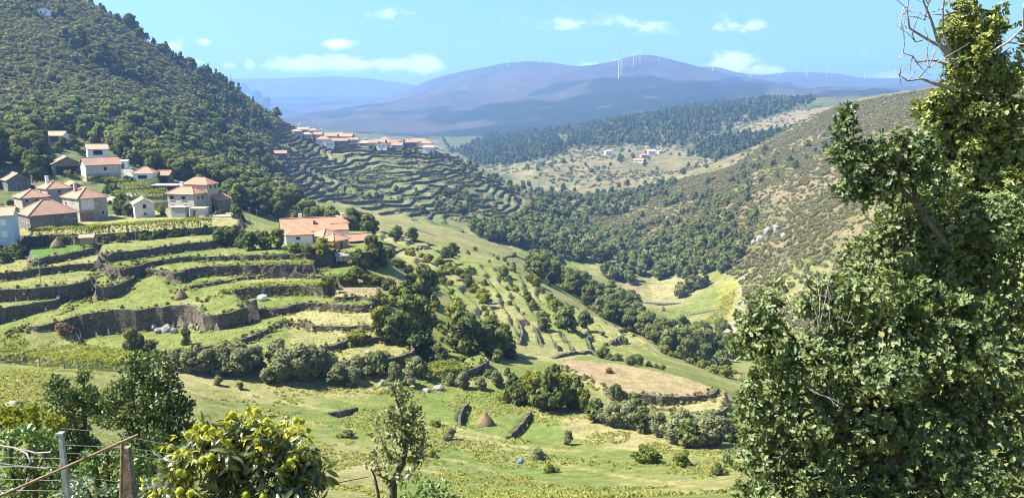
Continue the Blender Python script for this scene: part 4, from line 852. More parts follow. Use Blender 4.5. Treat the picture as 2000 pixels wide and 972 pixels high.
# rows of vines left to sprawl and broom on the shoulder
for line, n, k in [([(800, 500), (870, 520), (905, 545)], 10, 'yellow_bush'), ([(865, 535), (850, 580), (842, 622)], 8, 'yellow_bush'), ([(940, 575), (950, 620), (968, 650)], 9, 'yellow_bush'), ([(905, 540), (925, 560), (945, 590)], 6, 'yellow_bush'), ([(985, 540), (1030, 590), (1060, 625)], 7, 'bush'), ([(700, 540), (745, 560), (790, 580)], 9, 'yellow_bush'), ([(745, 590), (790, 600), (830, 590)], 7, 'yellow_bush'), ([(1040, 550), (1075, 590), (1090, 620)], 7, 'bush'), ([(880, 560), (890, 600), (900, 620)], 5, 'bush'), ([(1180, 700), (1240, 712), (1290, 722)], 8, 'dark_bush'), ([(1300, 690), (1360, 715), (1420, 735)], 8, 'yellow_bush'), ([(640, 560), (690, 548), (740, 555)], 7, 'bush'), ([(780, 520), (800, 545), (830, 560)], 6, 'bush')]:
    c = smooth_line(line, 2)
    for i in range(n):
        t = i / (n - 1) * (len(c) - 1.001); j = int(t); f = t - j
        u = c[j][0] * (1 - f) + c[j + 1][0] * f + PR.uniform(-4, 4); v = c[j][1] * (1 - f) + c[j + 1][1] * f + PR.uniform(-3, 3)
        plant_px(k, u, v, PR.uniform(9, 24), {'yellow_bush': 'yellow-green bush in a row on the grassy shoulder', 'bush': 'green broom bush in a row on the grassy shoulder', 'dark_bush': 'dark low bush in the row beyond the pink field'}[k], {'yellow_bush': 'rows of yellow-green bushes', 'bush': 'rows of broom bushes', 'dark_bush': 'low hedge beyond the pink field'}[k], 1.15)
# grass tufts on the near slope and meadows
def tuft_proto():
    for i in range(4):
        rng = np.random.default_rng(40 + i); n = 26
        p = rng.normal(size=(n, 3)) * [.16, .16, 0]; ax = rng.normal(size=(n, 3)) * .45 + [0, 0, 1]; ax /= np.linalg.norm(ax, axis=1)[:, None]
        nn = np.cross(ax, rng.normal(size=(n, 3))); nn /= np.linalg.norm(nn, axis=1)[:, None]; L_ = rng.uniform(.10, .24, n)
        p = p + ax * L_[:, None] * .9
        PROTO.setdefault('tuft', []).append((quads_mesh('tuft', p, nn, L_, M['grass'], rng, np.tile([0, 0, 1.], (n, 1)), axis=ax), None))
tuft_proto()
NS = [(380, 755), (760, 755), (1000, 765), (1120, 805), (1330, 880), (1480, 880), (1480, 1010), (500, 1010), (-40, 1010), (-40, 690), (230, 735)]
g = scatter(NS, (46, 140), 22000); kp = (fbm(g[:, 0] / 7, g[:, 1] / 7, 4, 15) > -.05 + .25 * RNG.random(len(g))); g = g[kp]
stuff_points('meadow_grass', g, RNG.uniform(.3, .9, len(g)), ['tuft'], 'rough grass tufts over the near meadow', 'grass')
g = scatter([(-40, 480), (600, 480), (760, 560), (800, 690), (560, 700), (200, 690), (-40, 640)], (130, 200), 4200); k = FID[np.clip(((g[:, 1] - GN_.y0) / GN_.st).astype(int), 0, GN_.ny - 1), np.clip(((g[:, 0] - GN_.x0) / GN_.st).astype(int), 0, GN_.nx - 1)]
g = g[k >= 0]
stuff_points('field_grass', g, RNG.uniform(.25, .55, len(g)), ['tuft'], 'short grass tufts on the walled meadows', 'grass')

# gardens, hedges and trees between the village houses
for poly, yr, n, ks, lb in [([(0, 250), (60, 225), (95, 262), (90, 300), (60, 330), (0, 340)], (240, 340), 22, ('oak', 'small_tree'), 'leafy tree on the bank above the village barns'), ([(60, 290), (98, 300), (95, 350), (60, 362), (0, 345)], (235, 320), 22, ('oak', 'dark_bush', 'small_tree'), 'dark garden tree between the gabled barn and the open-fronted shed'), ([(0, 400), (40, 410), (60, 440), (20, 470), (0, 470)], (195, 240), 8, ('small_tree', 'dark_bush'), 'dark shrub in the hollow beside the big barn'), ([(130, 275), (165, 285), (160, 300), (110, 300)], (270, 330), 8, ('dark_bush', 'small_tree', 'oak'), 'tree on the bank between the white garage and the white house'), ([(205, 360), (240, 360), (240, 385), (200, 385)], (225, 280), 10, ('dark_bush', 'small_tree'), 'shrub on the bank under the brown-roofed house'), ([(210, 395), (262, 395), (262, 425), (215, 430)], (210, 250), 8, ('small_tree', 'yellow_bush'), 'garden shrub between the boarded house and the whitewashed cottage'), ([(420, 420), (470, 415), (480, 445), (430, 445)], (225, 270), 9, ('small_tree', 'dark_bush'), 'garden tree beside the low stone hut'), ([(295, 395), (325, 395), (328, 425), (300, 425)], (215, 250), 6, ('dark_bush', 'yellow_bush'), 'bush in the yard between the cottage and the largest house'), ([(240, 345), (330, 350), (335, 372), (240, 372)], (240, 290), 8, ('dark_bush', 'bush'), 'bush on the terraces under the white cottage'), ([(60, 470), (190, 468), (410, 452), (410, 458), (190, 478), (60, 482)], (180, 215), 30, ('dark_bush', 'bush'), 'bush in the dark bank under the vine hedge'), ([(0, 470), (60, 475), (62, 500), (0, 520)], (170, 215), 12, ('dark_bush', 'small_tree'), 'shrub on the shaded bank beside the pale blue house'), ([(420, 460), (545, 470), (545, 490), (430, 482)], (185, 215), 10, ('small_tree', 'yellow_bush', 'dark_bush'), 'fruit tree or shrub in the orchard beside the farmhouse'), ([(700, 490), (760, 500), (760, 540), (690, 530)], (170, 225), 12, ('dark_bush', 'small_tree', 'yellow_bush'), 'shrub on the bank below the farm sheds'),
    ([(740, 560), (800, 560), (860, 620), (870, 680), (760, 600)], (140, 230), 16, ('yellow_bush', 'small_tree', 'bush'), 'shrub on the brow between the stepped meadows and the shoulder'), ([(760, 690), (900, 660), (1000, 690), (1010, 760), (880, 720), (800, 730)], (130, 190), 16, ('small_tree', 'willow', 'dark_bush'), 'bush on the steep bank above the stream boulders'), ([(880, 480), (1010, 500), (1240, 650), (1290, 700), (1120, 690), (980, 640), (900, 560)], (160, 420), 60, ('bush', 'dark_bush', 'yellow_bush'), 'small shrub dotted on the grassy shoulder')]:
    for p in scatter(poly, yr, n):
        k = PR.choice(ks); h = {'oak': (4, 8), 'small_tree': (2.2, 4.2), 'dark_bush': (1, 2.4), 'yellow_bush': (.9, 2.2), 'bush': (.8, 1.8), 'willow': (2, 4)}[k]
        plant(k, p[0], p[1], PR.uniform(*h), lb + {'oak': ', tall and round', 'small_tree': ', tree-sized', 'dark_bush': ', dark green', 'yellow_bush': ', yellowish', 'bush': ', bright green', 'willow': ', grey-green'}[k], lb.split(' ', 1)[1][:60] + ' (' + KNAME[k].replace('_', ' ') + ')')
# ------------------------------------------------------------------ building materials
def obj_noise_mat(name, a, b, sc, rough=.9, bd=.05, bs=.5, stain=None):
    m, nt, N, L = new_mat(name); tc = N.new('ShaderNodeTexCoord')
    n = noise(N, L, tc.outputs['Object'], sc, 6, .65); c = mixrgb(N, L, ramp(N, L, n, .32, .68), a, b)
    if stain:
        n2 = noise(N, L, tc.outputs['Object'], .35, 4, .6); c = mixrgb(N, L, ramp(N, L, n2, .5, .75, 0, .7), c, stain)
    principled(N, L, c, rough, .15, n, bs, bd); return m
def stone_mat(name, a, b, mortar, sc=2.2, stain=(.16, .14, .11)):
    m, nt, N, L = new_mat(name); tc = N.new('ShaderNodeTexCoord')
    mp = N.new('ShaderNodeMapping'); mp.inputs['Scale'].default_value = (1, 1, 1.6); L.new(tc.outputs['Object'], mp.inputs[0])
    v = N.new('ShaderNodeTexVoronoi'); v.inputs['Scale'].default_value = sc; L.new(mp.outputs[0], v.inputs['Vector'])
    e = N.new('ShaderNodeTexVoronoi'); e.feature = 'DISTANCE_TO_EDGE'; e.inputs['Scale'].default_value = sc; L.new(mp.outputs[0], e.inputs['Vector'])
    sp = N.new('ShaderNodeSeparateXYZ'); L.new(v.outputs['Color'], sp.inputs[0])
    c = mixrgb(N, L, sp.outputs[0], a, b); c = mixrgb(N, L, ramp(N, L, e.outputs['Distance'], .02, .09, 1, 0), c, mortar)
    n2 = noise(N, L, tc.outputs['Object'], .5, 5, .65); c = mixrgb(N, L, ramp(N, L, n2, .48, .72, 0, .75), c, stain)
    principled(N, L, c, .92, .12, ramp(N, L, e.outputs['Distance'], 0, .15), .8, .06); return m
def tile_mat(name, a, b, moss=(.20, .15, .10), mossy=.5):
    m, nt, N, L = new_mat(name); tc = N.new('ShaderNodeTexCoord'); o = tc.outputs['Object']
    w = N.new('ShaderNodeTexWave'); w.wave_type = 'BANDS'; w.bands_direction = 'X'; w.inputs['Scale'].default_value = 1.3; w.inputs['Distortion'].default_value = .4; L.new(o, w.inputs['Vector'])
    w2 = N.new('ShaderNodeTexWave'); w2.wave_type = 'BANDS'; w2.bands_direction = 'Z'; w2.inputs['Scale'].default_value = 2.4; w2.inputs['Distortion'].default_value = 1.2; L.new(o, w2.inputs['Vector'])
    n = noise(N, L, o, 3.2, 5, .7); n2 = noise(N, L, o, .4, 4, .6)
    c = mixrgb(N, L, ramp(N, L, n, .3, .7), a, b); c = mixrgb(N, L, ramp(N, L, n2, .45, .75, 0, mossy), c, moss)
    c = mixrgb(N, L, 1.0, c, mixrgb(N, L, w2.outputs['Fac'], (.82, .8, .78), (1.08, 1.08, 1.08)), 'MULTIPLY')
    principled(N, L, c, .85, .15, w.outputs['Fac'], .7, .08); return m
M['stone'] = stone_mat('stone_wall', (.35, .315, .25), (.47, .43, .355), (.25, .225, .18))
M['stone_light'] = stone_mat('pale_stone_wall', (.44, .395, .31), (.57, .525, .43), (.36, .325, .26), stain=(.32, .275, .205))
M['stone_dark'] = stone_mat('dark_stone_wall', (.17, .155, .13), (.27, .25, .21), (.09, .08, .065), 1.8, (.075, .068, .055))
M['drystone'] = stone_mat('dry_stone', (.088, .072, .052), (.20, .168, .125), (.015, .013, .01), 2.0, (.055, .06, .028))
M['white'] = obj_noise_mat('white_plaster', (.74, .73, .70), (.80, .795, .775), 3, .85, .01, .3)
M['white_old'] = obj_noise_mat('old_whitewash', (.55, .52, .465), (.67, .64, .575), 1.5, .9, .02, .4, (.42, .38, .32))
M['render'] = obj_noise_mat('grey_render', (.44, .415, .365), (.54, .51, .45), 1.6, .9, .02, .4, (.28, .25, .21))
M['block'] = obj_noise_mat('concrete_block', (.26, .26, .26), (.36, .36, .35), 2, .9, .02, .4)
M['concrete'] = obj_noise_mat('concrete', (.44, .42, .39), (.56, .54, .50), 2, .9, .02, .4)
M['blue'] = obj_noise_mat('pale_blue_plaster', (.42, .50, .60), (.50, .57, .66), 2, .9, .02, .3)
M['orange'] = obj_noise_mat('orange_brick', (.50, .25, .12), (.60, .33, .18), 6, .9, .03, .5, (.42, .24, .14))
M['sheet'] = obj_noise_mat('sheet_roof', (.48, .47, .45), (.60, .59, .57), 1.2, .6, .02, .3, (.36, .30, .25))
M['tile'] = tile_mat('clay_tiles', (.33, .18, .11), (.44, .27, .18), (.25, .16, .11))
M['tile_red'] = tile_mat('red_clay_tiles', (.37, .175, .105), (.46, .25, .16), (.30, .17, .115), .35)
M['tile_orange'] = tile_mat('orange_clay_tiles', (.39, .19, .108), (.48, .265, .165), (.28, .155, .10), .6)
M['tile_old'] = tile_mat('weathered_clay_tiles', (.29, .17, .11), (.39, .25, .17), (.21, .145, .10), .6)
M['tile_light'] = tile_mat('light_clay_tiles', (.41, .255, .16), (.49, .33, .225), (.33, .22, .15), .4)
M['tile_yellow'] = tile_mat('yellow_clay_tiles', (.48, .35, .18), (.56, .43, .25), (.38, .27, .15), .4)
M['ridge'] = obj_noise_mat('ridge_tiles', (.33, .17, .115), (.47, .29, .21), 5, .85, .02, .4)
M['pane'] = obj_noise_mat('window_pane', (.015, .017, .02), (.03, .033, .038), 3, .25, .001, .1)
M['dark'] = obj_noise_mat('dark_inside', (.02, .018, .016), (.035, .03, .026), 2, .9, .01, .2)  # dark colour painted as shade inside openings and granary; also the black cable
M['frame'] = obj_noise_mat('window_frame', (.40, .37, .33), (.50, .47, .42), 5, .8, .01, .2)
M['whiteframe'] = obj_noise_mat('white_window_frame', (.75, .76, .78), (.82, .83, .85), 5, .7, .01, .2)
M['door'] = obj_noise_mat('door_wood', (.14, .085, .05), (.22, .14, .09), 5, .8, .01, .3)
M['shutter'] = obj_noise_mat('roller_shutter', (.17, .10, .075), (.21, .13, .10), 5, .6, .01, .3)
M['boards'] = obj_noise_mat('grey_boards', (.60, .59, .57), (.70, .69, .67), 2.5, .8, .01, .3, (.45, .43, .40))
M['brickred'] = obj_noise_mat('dark_red_plaster', (.24, .11, .09), (.32, .16, .13), 2, .9, .01, .3)
M['wood'] = obj_noise_mat('weathered_wood', (.34, .22, .13), (.50, .34, .21), 4, .85, .02, .4)
M['hay'] = obj_noise_mat('hay', (.12, .082, .046), (.23, .168, .095), 9, .95, .08, 1.0)
M['rock'] = obj_noise_mat('granite', (.17, .16, .14), (.30, .285, .255), 1.8, .9, .1, .6, (.10, .10, .08))
M['iron'] = obj_noise_mat('rusty_iron', (.16, .10, .07), (.30, .20, .13), 14, .7, .005, .4)
M['zinc'] = obj_noise_mat('galvanised_post', (.22, .24, .25), (.34, .36, .37), 14, .5, .005, .3)
M['wire'] = obj_noise_mat('wire', (.34, .33, .32), (.42, .41, .40), 30, .45, .001, .1)
M['steelwhite'] = obj_noise_mat('turbine_white', (.62, .64, .67), (.68, .70, .73), 1, .5, .01, .1)

class MB:
    def __init__(s): s.v = []; s.f = []
    def add(s, v, f):
        o = len(s.v); s.v += [tuple(p) for p in v]; s.f += [tuple(i + o for i in q) for q in f]; return s
    def box(s, x0, x1, y0, y1, z0, z1):
        return s.add([(x0, y0, z0), (x1, y0, z0), (x1, y1, z0), (x0, y1, z0), (x0, y0, z1), (x1, y0, z1), (x1, y1, z1), (x0, y1, z1)],
                     [(0, 3, 2, 1), (4, 5, 6, 7), (0, 1, 5, 4), (1, 2, 6, 5), (2, 3, 7, 6), (3, 0, 4, 7)])
    def mesh(s, name, mat, smooth=False):
        me = bpy.data.meshes.new(name); me.from_pydata(s.v, [], s.f); me.materials.append(mat)
        if smooth: me.polygons.foreach_set('use_smooth', np.ones(len(me.polygons), bool))
        me.update(); return me
    def build(s, name, mat, parent=None, smooth=False): return link(name, s.mesh(name, mat, smooth), parent)
_mesh_cache = {}
def boxmesh(name, w, d, h, mat):
    k = (name, round(w, 2), round(d, 2), round(h, 2), mat)
    if k not in _mesh_cache: _mesh_cache[k] = MB().box(-w / 2, w / 2, -d / 2, d / 2, 0, h).mesh(name, M[mat])
    return _mesh_cache[k]
def framemesh(w, h, mat, t=.14, d=.10):
    k = ('fr', round(w, 2), round(h, 2), mat)
    if k not in _mesh_cache:
        b = MB(); b.box(-w / 2 - t, -w / 2, -d, 0, 0, h).box(w / 2, w / 2 + t, -d, 0, 0, h).box(-w / 2 - t, w / 2 + t, -d, 0, h, h + t).box(-w / 2 - t - .05, w / 2 + t + .05, -d - .06, 0, -t, 0)
        _mesh_cache[k] = b.mesh('frame', M[mat])
    return _mesh_cache[k]
def roof_solid(w, d, z, rise, form, ov=.4, th=.16):
    W_, D_ = w / 2 + ov, d / 2 + ov; b = MB(); k = rise / max(min(w, d) / 2, .1); zo = z - ov * k * .6
    if form == 'hip':
        if w >= d: r = (w - d) / 2 + .25; A, B = (-r, 0, z + rise), (r, 0, z + rise)
        else: r = (d - w) / 2 + .25; A, B = (0, -r, z + rise), (0, r, z + rise)
        e = [(-W_, -D_, zo), (W_, -D_, zo), (W_, D_, zo), (-W_, D_, zo)]
        lo = [(x, y, q - th) for x, y, q in e]
        if w >= d: top = [(0, 1, 9, 8), (1, 2, 9), (2, 3, 8, 9), (3, 0, 8)]
        else: top = [(0, 1, 8), (1, 2, 9, 8), (2, 3, 9), (3, 0, 8, 9)]
        b.add(e + lo + [A, B], top + [(0, 4, 5, 1), (1, 5, 6, 2), (2, 6, 7, 3), (3, 7, 4, 0), (4, 7, 6, 5)])
    elif form in ('gablex', 'gabley'):
        if form == 'gablex': f = lambda x, y, q: (x, y, q); L_, S_ = W_, D_
        else: f = lambda x, y, q: (-y, x, q); L_, S_ = D_, W_
        zo = z - ov * rise / ((d if form == 'gablex' else w) / 2)
        v = [(-L_, -S_, zo), (L_, -S_, zo), (L_, 0, z + rise), (-L_, 0, z + rise), (L_, S_, zo), (-L_, S_, zo)]
        v += [(x, y, q - th) for x, y, q in v]
        b.add([f(*p) for p in v], [(0, 1, 2, 3), (3, 2, 4, 5), (6, 9, 8, 7), (9, 11, 10, 8), (0, 6, 7, 1), (4, 10, 11, 5), (0, 3, 9, 6), (3, 5, 11, 9), (1, 7, 8, 2), (2, 8, 10, 4)])
    else:
        v = [(-W_, -D_, z), (W_, -D_, z), (W_, D_, z + rise), (-W_, D_, z + rise)]; v += [(x, y, q + th) for x, y, q in v]
        b.add(v, [(0, 3, 2, 1), (4, 5, 6, 7), (0, 1, 5, 4), (1, 2, 6, 5), (2, 3, 7, 6), (3, 0, 4, 7)])
    return b
def wall_solid(w, d, h, rise, form, deep=3.0):
    b = MB(); x, y = w / 2, d / 2
    if form == 'gablex':
        b.add([(-x, -y, -deep), (x, -y, -deep), (x, y, -deep), (-x, y, -deep), (-x, -y, h), (x, -y, h), (x, y, h), (-x, y, h), (-x, 0, h + rise - .18), (x, 0, h + rise - .18)],
              [(0, 3, 2, 1), (0, 1, 5, 4), (2, 3, 7, 6), (1, 2, 6, 9, 5), (3, 0, 4, 8, 7), (4, 5, 9, 8), (6, 7, 8, 9)])
    elif form == 'gabley':
        b.add([(-x, -y, -deep), (x, -y, -deep), (x, y, -deep), (-x, y, -deep), (-x, -y, h), (x, -y, h), (x, y, h), (-x, y, h), (0, -y, h + rise - .18), (0, y, h + rise - .18)],
              [(0, 3, 2, 1), (0, 1, 5, 8, 4), (2, 3, 7, 9, 6), (1, 2, 6, 5), (3, 0, 4, 7), (5, 6, 9, 8), (7, 4, 8, 9)])
    else: b.box(-x, x, -y, y, -deep, h)
    return b
OPEN = {'window': ('pane', 'frame'), 'whitewindow': ('whiteframe', 'whiteframe'), 'door': ('door', 'frame'), 'opening': ('dark', 'frame'), 'shutter': ('shutter', 'frame'), 'panel': ('boards', 'frame'), 'brickpanel': ('brickred', None), 'stonepanel': ('stone', None)}  # an opening is a dark panel on the closed wall, painted as inside shade
PNAME = {'window': 'window', 'whitewindow': 'window', 'door': 'door', 'opening': 'opening', 'shutter': 'roller_door', 'panel': 'boarding', 'brickpanel': 'plaster_panel', 'stonepanel': 'stone_base'}
def put_openings(e, w, d, ops, oy=0, ox=0):
    for face, t, z, ow, oh, kind in ops:
        pm, fm = OPEN[kind]; me = boxmesh(PNAME[kind], ow, .06, oh, pm); o = link(PNAME[kind], me, e)
        if face == 'F': o.location = (ox - w / 2 + t * w, oy - d / 2 - .01, z)
        elif face == 'L': o.location = (ox - w / 2 - .01, oy + d / 2 - t * d, z); o.rotation_euler = (0, 0, -math.pi / 2)
        else: o.location = (ox + w / 2 + .01, oy - d / 2 + t * d, z); o.rotation_euler = (0, 0, math.pi / 2)
        if fm and kind != 'opening': link('frame', framemesh(ow, oh, fm), o)
        if kind == 'panel':
            for i in range(5): s = link('board_strip', boxmesh('board_strip', .08, .05, oh, 'frame'), o); s.location = (-ow / 2 + ow * (i + .5) / 5, -.05, 0)
def house(hd):
    key, u, v, Y, w, d, h, yaw, form, rise, wm, rm, ops, label, ex = hd
    x, y, z = HBASE[key]
    nm = {'barn': 'barn', 'garage': 'garage', 'shed': 'open_shed', 'openshed': 'open_shed', 'carport': 'carport', 'farm': 'farmhouse', 'mill': 'mill', 'hut': 'stone_hut', 'brickhut': 'brick_hut', 'block': 'block_store', 'leanto': 'lean_to', 'cottage': 'cottage', 'lodge': 'cottage', 'leftbarn': 'barn'}.get(key, 'shed' if 'shed' in key or 'roof' in key else 'stone_house' if wm.startswith('stone') else 'house')
    e = empty(nm, (x, y, z), R(yaw)); tag(e, label, 'house' if 'house' in nm or nm in ('cottage',) else nm.replace('_', ' '))
    wall_solid(w, d, h, rise, form).build('wall', M[wm], e)
    r = roof_solid(w, d, h, rise, form, .25 if form == 'flat' else .45).build('roof', M[rm], e)
    put_openings(e, w, d, ops)
    if form in ('hip', 'gablex', 'gabley'):      # ridge and hip caps
        rv = [tuple(q.co) for q in r.data.vertices]
        if form == 'hip': segs = [(8, 9)] + ([(0, 8), (3, 8), (1, 9), (2, 9)] if w >= d else [(0, 8), (1, 8), (2, 9), (3, 9)])
        else: segs = [(2, 3)]
        cm = M['ridge']; tb = [([tuple(np.array(rv[i]) * (1 - t_) + np.array(rv[j]) * t_ + np.array([0, 0, .05])) for t_ in (0, .5, 1)], [.15, .15, .15], 6) for i, j in segs]
        for s_ in tb: link('ridge_cap', tubes_mesh('ridge_cap', [s_], cm), r)
        if form != 'gabley': link('gutter', tubes_mesh('gutter', [([(-w / 2 - .4, -d / 2 - .5, h - .22), (w / 2 + .4, -d / 2 - .5, h - .22)], [.07, .07], 6)], M['frame']), r)
    if 'chimney' in ex or 'white_chimney' in ex:
        m = 'white' if 'white_chimney' in ex else 'stone'
        c = link('chimney', boxmesh('chimney', .8, .8, rise + 1.1, m), r); c.location = (-w * .22, d * .12, h + .3)
        k = link('chimney_cap', boxmesh('chimney_cap', 1.0, 1.0, .14, 'concrete'), c); k.location = (0, 0, rise + 1.1)
    if 'rear' in ex:
        b = wall_solid(w * .95, 5.5, h + 2.4, 1.8, 'hip'); b.v = [(p[0] + .9, p[1] + d / 2 + 2.6, p[2]) for p in b.v]; b.build('rear_wall', M[wm], e)
        b = roof_solid(w * .95, 5.5, h + 2.4, 1.9, 'hip'); b.v = [(p[0] + .9, p[1] + d / 2 + 2.6, p[2]) for p in b.v]; b.build('upper_roof', M[rm], e)
        put_openings(e, w * .95, 5.5, [('R', .3, h + .9, .8, 1.0, 'window'), ('R', .7, h + .9, .8, 1.0, 'window'), ('R', .5, 4.2, .8, 1.1, 'window')], d / 2 + 2.6, .9)
    if 'wing' in ex:
        for (nm1, nm2, ww, dd, hh, rr, ox, oy, ops2) in [('wing_wall', 'wing_roof', 6.8, 4.0, 2.9, 1.2, -4.6, -d / 2 - 1.9, [('F', .45, 1.5, .9, .6, 'window')]), ('tower_wall', 'tower_roof', 4.6, 6.5, 4.7, 1.6, w / 2 - 1.6, .8, [('F', .5, 2.9, .8, 1.0, 'window'), ('R', .5, 2.9, .8, 1.0, 'window')])]:
            for nm_, b, mm in ((nm1, wall_solid(ww, dd, hh, rr, 'hip'), wm), (nm2, roof_solid(ww, dd, hh, rr, 'hip'), rm)):
                b.v = [(p[0] + ox, p[1] + oy, p[2]) for p in b.v]; b.build(nm_, M[mm], e)
            put_openings(e, ww, dd, ops2, oy, ox)
        for (cx, cy) in [(w / 2 - .6, -.6), (-w / 2 + 5.2, 1.6)]:
            c = link('chimney', boxmesh('chimney', .8, .8, 3.6, 'white'), r); c.location = (cx, cy, h + .2)
        c = link('dormer', boxmesh('dormer', .7, .9, 1.0, 'stone_dark'), r); c.location = (0, -2.2, h + 1.2)
    return e
for hd in HOUSES: house(hd)

# ------------------------------------------------------------------ hilltop village: one house after another
FV = [ # u, v of the foot, width, depth, height (m), turn, roof form, wall, roof
 (585, 244, 8, 7, 4, 20, 'hip', 'white_old', 'tile_light'), (604, 250, 7, 7, 4, -10, 'gablex', 'stone', 'tile'), (592, 258, 8, 6, 4, 15, 'gablex', 'stone', 'tile_light'), (612, 262, 8, 7, 5, 0, 'hip', 'white_old', 'tile'), (580, 264, 7, 6, 5, 30, 'hip', 'render', 'tile_light'), (628, 256, 7, 6, 4, 10, 'gablex', 'stone', 'tile'), (600, 270, 8, 6, 5, 20, 'hip', 'render', 'tile_light'), (622, 270, 7, 6, 4.5, -5, 'gablex', 'white_old', 'tile'), (636, 264, 6, 6, 4, 12, 'hip', 'stone', 'tile'),
 (632, 282, 11, 8, 6, 10, 'hip', 'white_old', 'tile_red'), (645, 288, 6, 6, 7, 5, 'gabley', 'white', 'tile'), (648, 274, 10, 8, 5, 0, 'gablex', 'render', 'tile'), (664, 272, 9, 7, 5, 12, 'hip', 'stone', 'tile_red'), (676, 276, 12, 8, 5, -4, 'gablex', 'stone_dark', 'tile'), (688, 272, 8, 7, 5, 8, 'hip', 'stone', 'tile_red'), (664, 282, 13, 7, 5, 4, 'gablex', 'stone_dark', 'tile_old'), (690, 280, 9, 6, 4, 0, 'gablex', 'stone', 'tile_old'),
 (714, 274, 8, 7, 4.5, 25, 'hip', 'stone_dark', 'tile_old'), (712, 284, 9, 7, 4, -5, 'hip', 'stone', 'tile_light'), (728, 284, 9, 7, 4, 6, 'gablex', 'render', 'tile'), (742, 284, 9, 7, 4, 0, 'gablex', 'stone', 'tile'), (753, 282, 8, 8, 5, 14, 'hip', 'stone', 'tile_red'), (747, 291, 8, 6, 5, 0, 'gabley', 'white', 'tile_red'), (766, 284, 8, 7, 4, 30, 'gablex', 'stone', 'tile'),
 (780, 278, 11, 8, 5, 5, 'hip', 'stone', 'tile_red'), (776, 288, 9, 7, 4, 0, 'gablex', 'render', 'tile_red'), (796, 276, 8, 7, 4, 15, 'hip', 'stone', 'tile'), (802, 288, 10, 7, 6, 8, 'gablex', 'stone_dark', 'tile_old'), (818, 286, 12, 8, 6, 0, 'gablex', 'render', 'tile_red'), (834, 290, 10, 8, 6.5, -8, 'hip', 'white_old', 'tile_red'), (838, 297, 9, 6, 6, 0, 'gablex', 'white', 'tile_light'), (852, 291, 8, 7, 5, 10, 'gablex', 'stone_dark', 'tile_old'), (862, 294, 7, 6, 4, -12, 'hip', 'stone_dark', 'tile'),
 (548, 308, 8, 6, 5, 10, 'gablex', 'stone_dark', 'tile')]
FLAB = {9: 'wide white house with red hipped roof on the hilltop village edge', 10: 'tall narrow white gable below the hilltop village roofs', 22: 'small white gabled house low in the hilltop village', 30: 'bright white house with light roof at the end of the hilltop village', 0: 'pale house at the very top of the hilltop village', 33: 'lone dark house on the terraces below the wood'}
def far_house(u, v, w, d, h, yaw, form, wm, rm, label, group, Y=None, nm='village_house'):
    q = cast(u, v)
    if q is None or Y: q = P(u, v, Y)
    z = min(ht(q[0] + a, q[1] + b) for a in (-w / 2, w / 2) for b in (-d / 2, d / 2)); z = max(z, q[2] - 2.0)
    e = empty(nm, (q[0], q[1], z), R(yaw)); tag(e, label, 'house', group)
    rise = min(w, d) * .28
    wall_solid(w, d, h, rise, form, 4).build('wall', M[wm], e); roof_solid(w, d, h, rise, form).build('roof', M[rm], e)
    ops = [('F', .3, h * .55, .9, 1.2, 'window'), ('F', .7, h * .55, .9, 1.2, 'window'), ('F', .5, .1, 1.1, 2.0, 'door')]
    if yaw > 8: ops.append(('L', .5, h * .55, .9, 1.2, 'window'))
    elif yaw < 3: ops.append(('R', .5, h * .55, .9, 1.2, 'window'))
    for face, t, zz, ow, oh, kind in ops:
        o = link(PNAME[kind], boxmesh(PNAME[kind], ow, .08, oh, 'pane' if kind == 'window' else 'door'), e)
        o.location = {'F': (-w / 2 + t * w, -d / 2 - .02, zz), 'L': (-w / 2 - .02, 0, zz), 'R': (w / 2 + .02, 0, zz)}[face]
        if face != 'F': o.rotation_euler = (0, 0, math.pi / 2)
    return e
RN = {'tile': 'terracotta', 'tile_red': 'red', 'tile_light': 'light-tiled', 'tile_old': 'weathered brown', 'tile_orange': 'orange'}
WN = {'white': 'white', 'white_old': 'off-white', 'stone': 'grey stone', 'stone_dark': 'dark stone', 'render': 'grey plastered'}
for i, (u, v, w, d, h, yaw, form, wm, rm) in enumerate(FV):
    lb = FLAB.get(i, '%s house with %s %s roof in the hilltop village' % (WN[wm], RN[rm], 'hipped' if form == 'hip' else 'gabled'))
    far_house(u, v, w * 1.2, d * 1.2, h * 1.15, yaw, form, wm, rm, lb, None if i in FLAB else 'hilltop village: ' + WN[wm] + ' houses, ' + RN[rm] + (' hipped' if form == 'hip' else ' gabled'))
for (u, v, w, d, h, yaw, form, wm, rm, lb) in [(1188, 303, 12, 9, 7, 10, 'hip', 'white', 'tile_light', 'white house alone on the brown terraced fields'), (1248, 317, 16, 10, 5, -20, 'gablex', 'white_old', 'tile_red', 'long red-roofed house on the brown terraced fields'), (1258, 307, 12, 9, 5, 12, 'hip', 'stone', 'tile_red', 'red-roofed farm behind the long red-roofed house'), (1272, 303, 12, 9, 7, 0, 'gablex', 'white_old', 'tile_light', 'white house beside the red-roofed farm on the brown fields'), (1290, 300, 10, 8, 5, 15, 'hip', 'white_old', 'tile', 'pale house uppermost among those on the brown fields'), (1262, 298, 9, 8, 4, 0, 'hip', 'stone', 'tile', 'small stone house behind the red-roofed farm'),
                                                  (88, 28, 8, 6, 4.5, 12, 'gabley', 'white', 'tile_light', 'small white house high up on the tall hill')]:
    far_house(u, v, w, d, h, yaw, form, wm, rm, lb, None, nm='house')

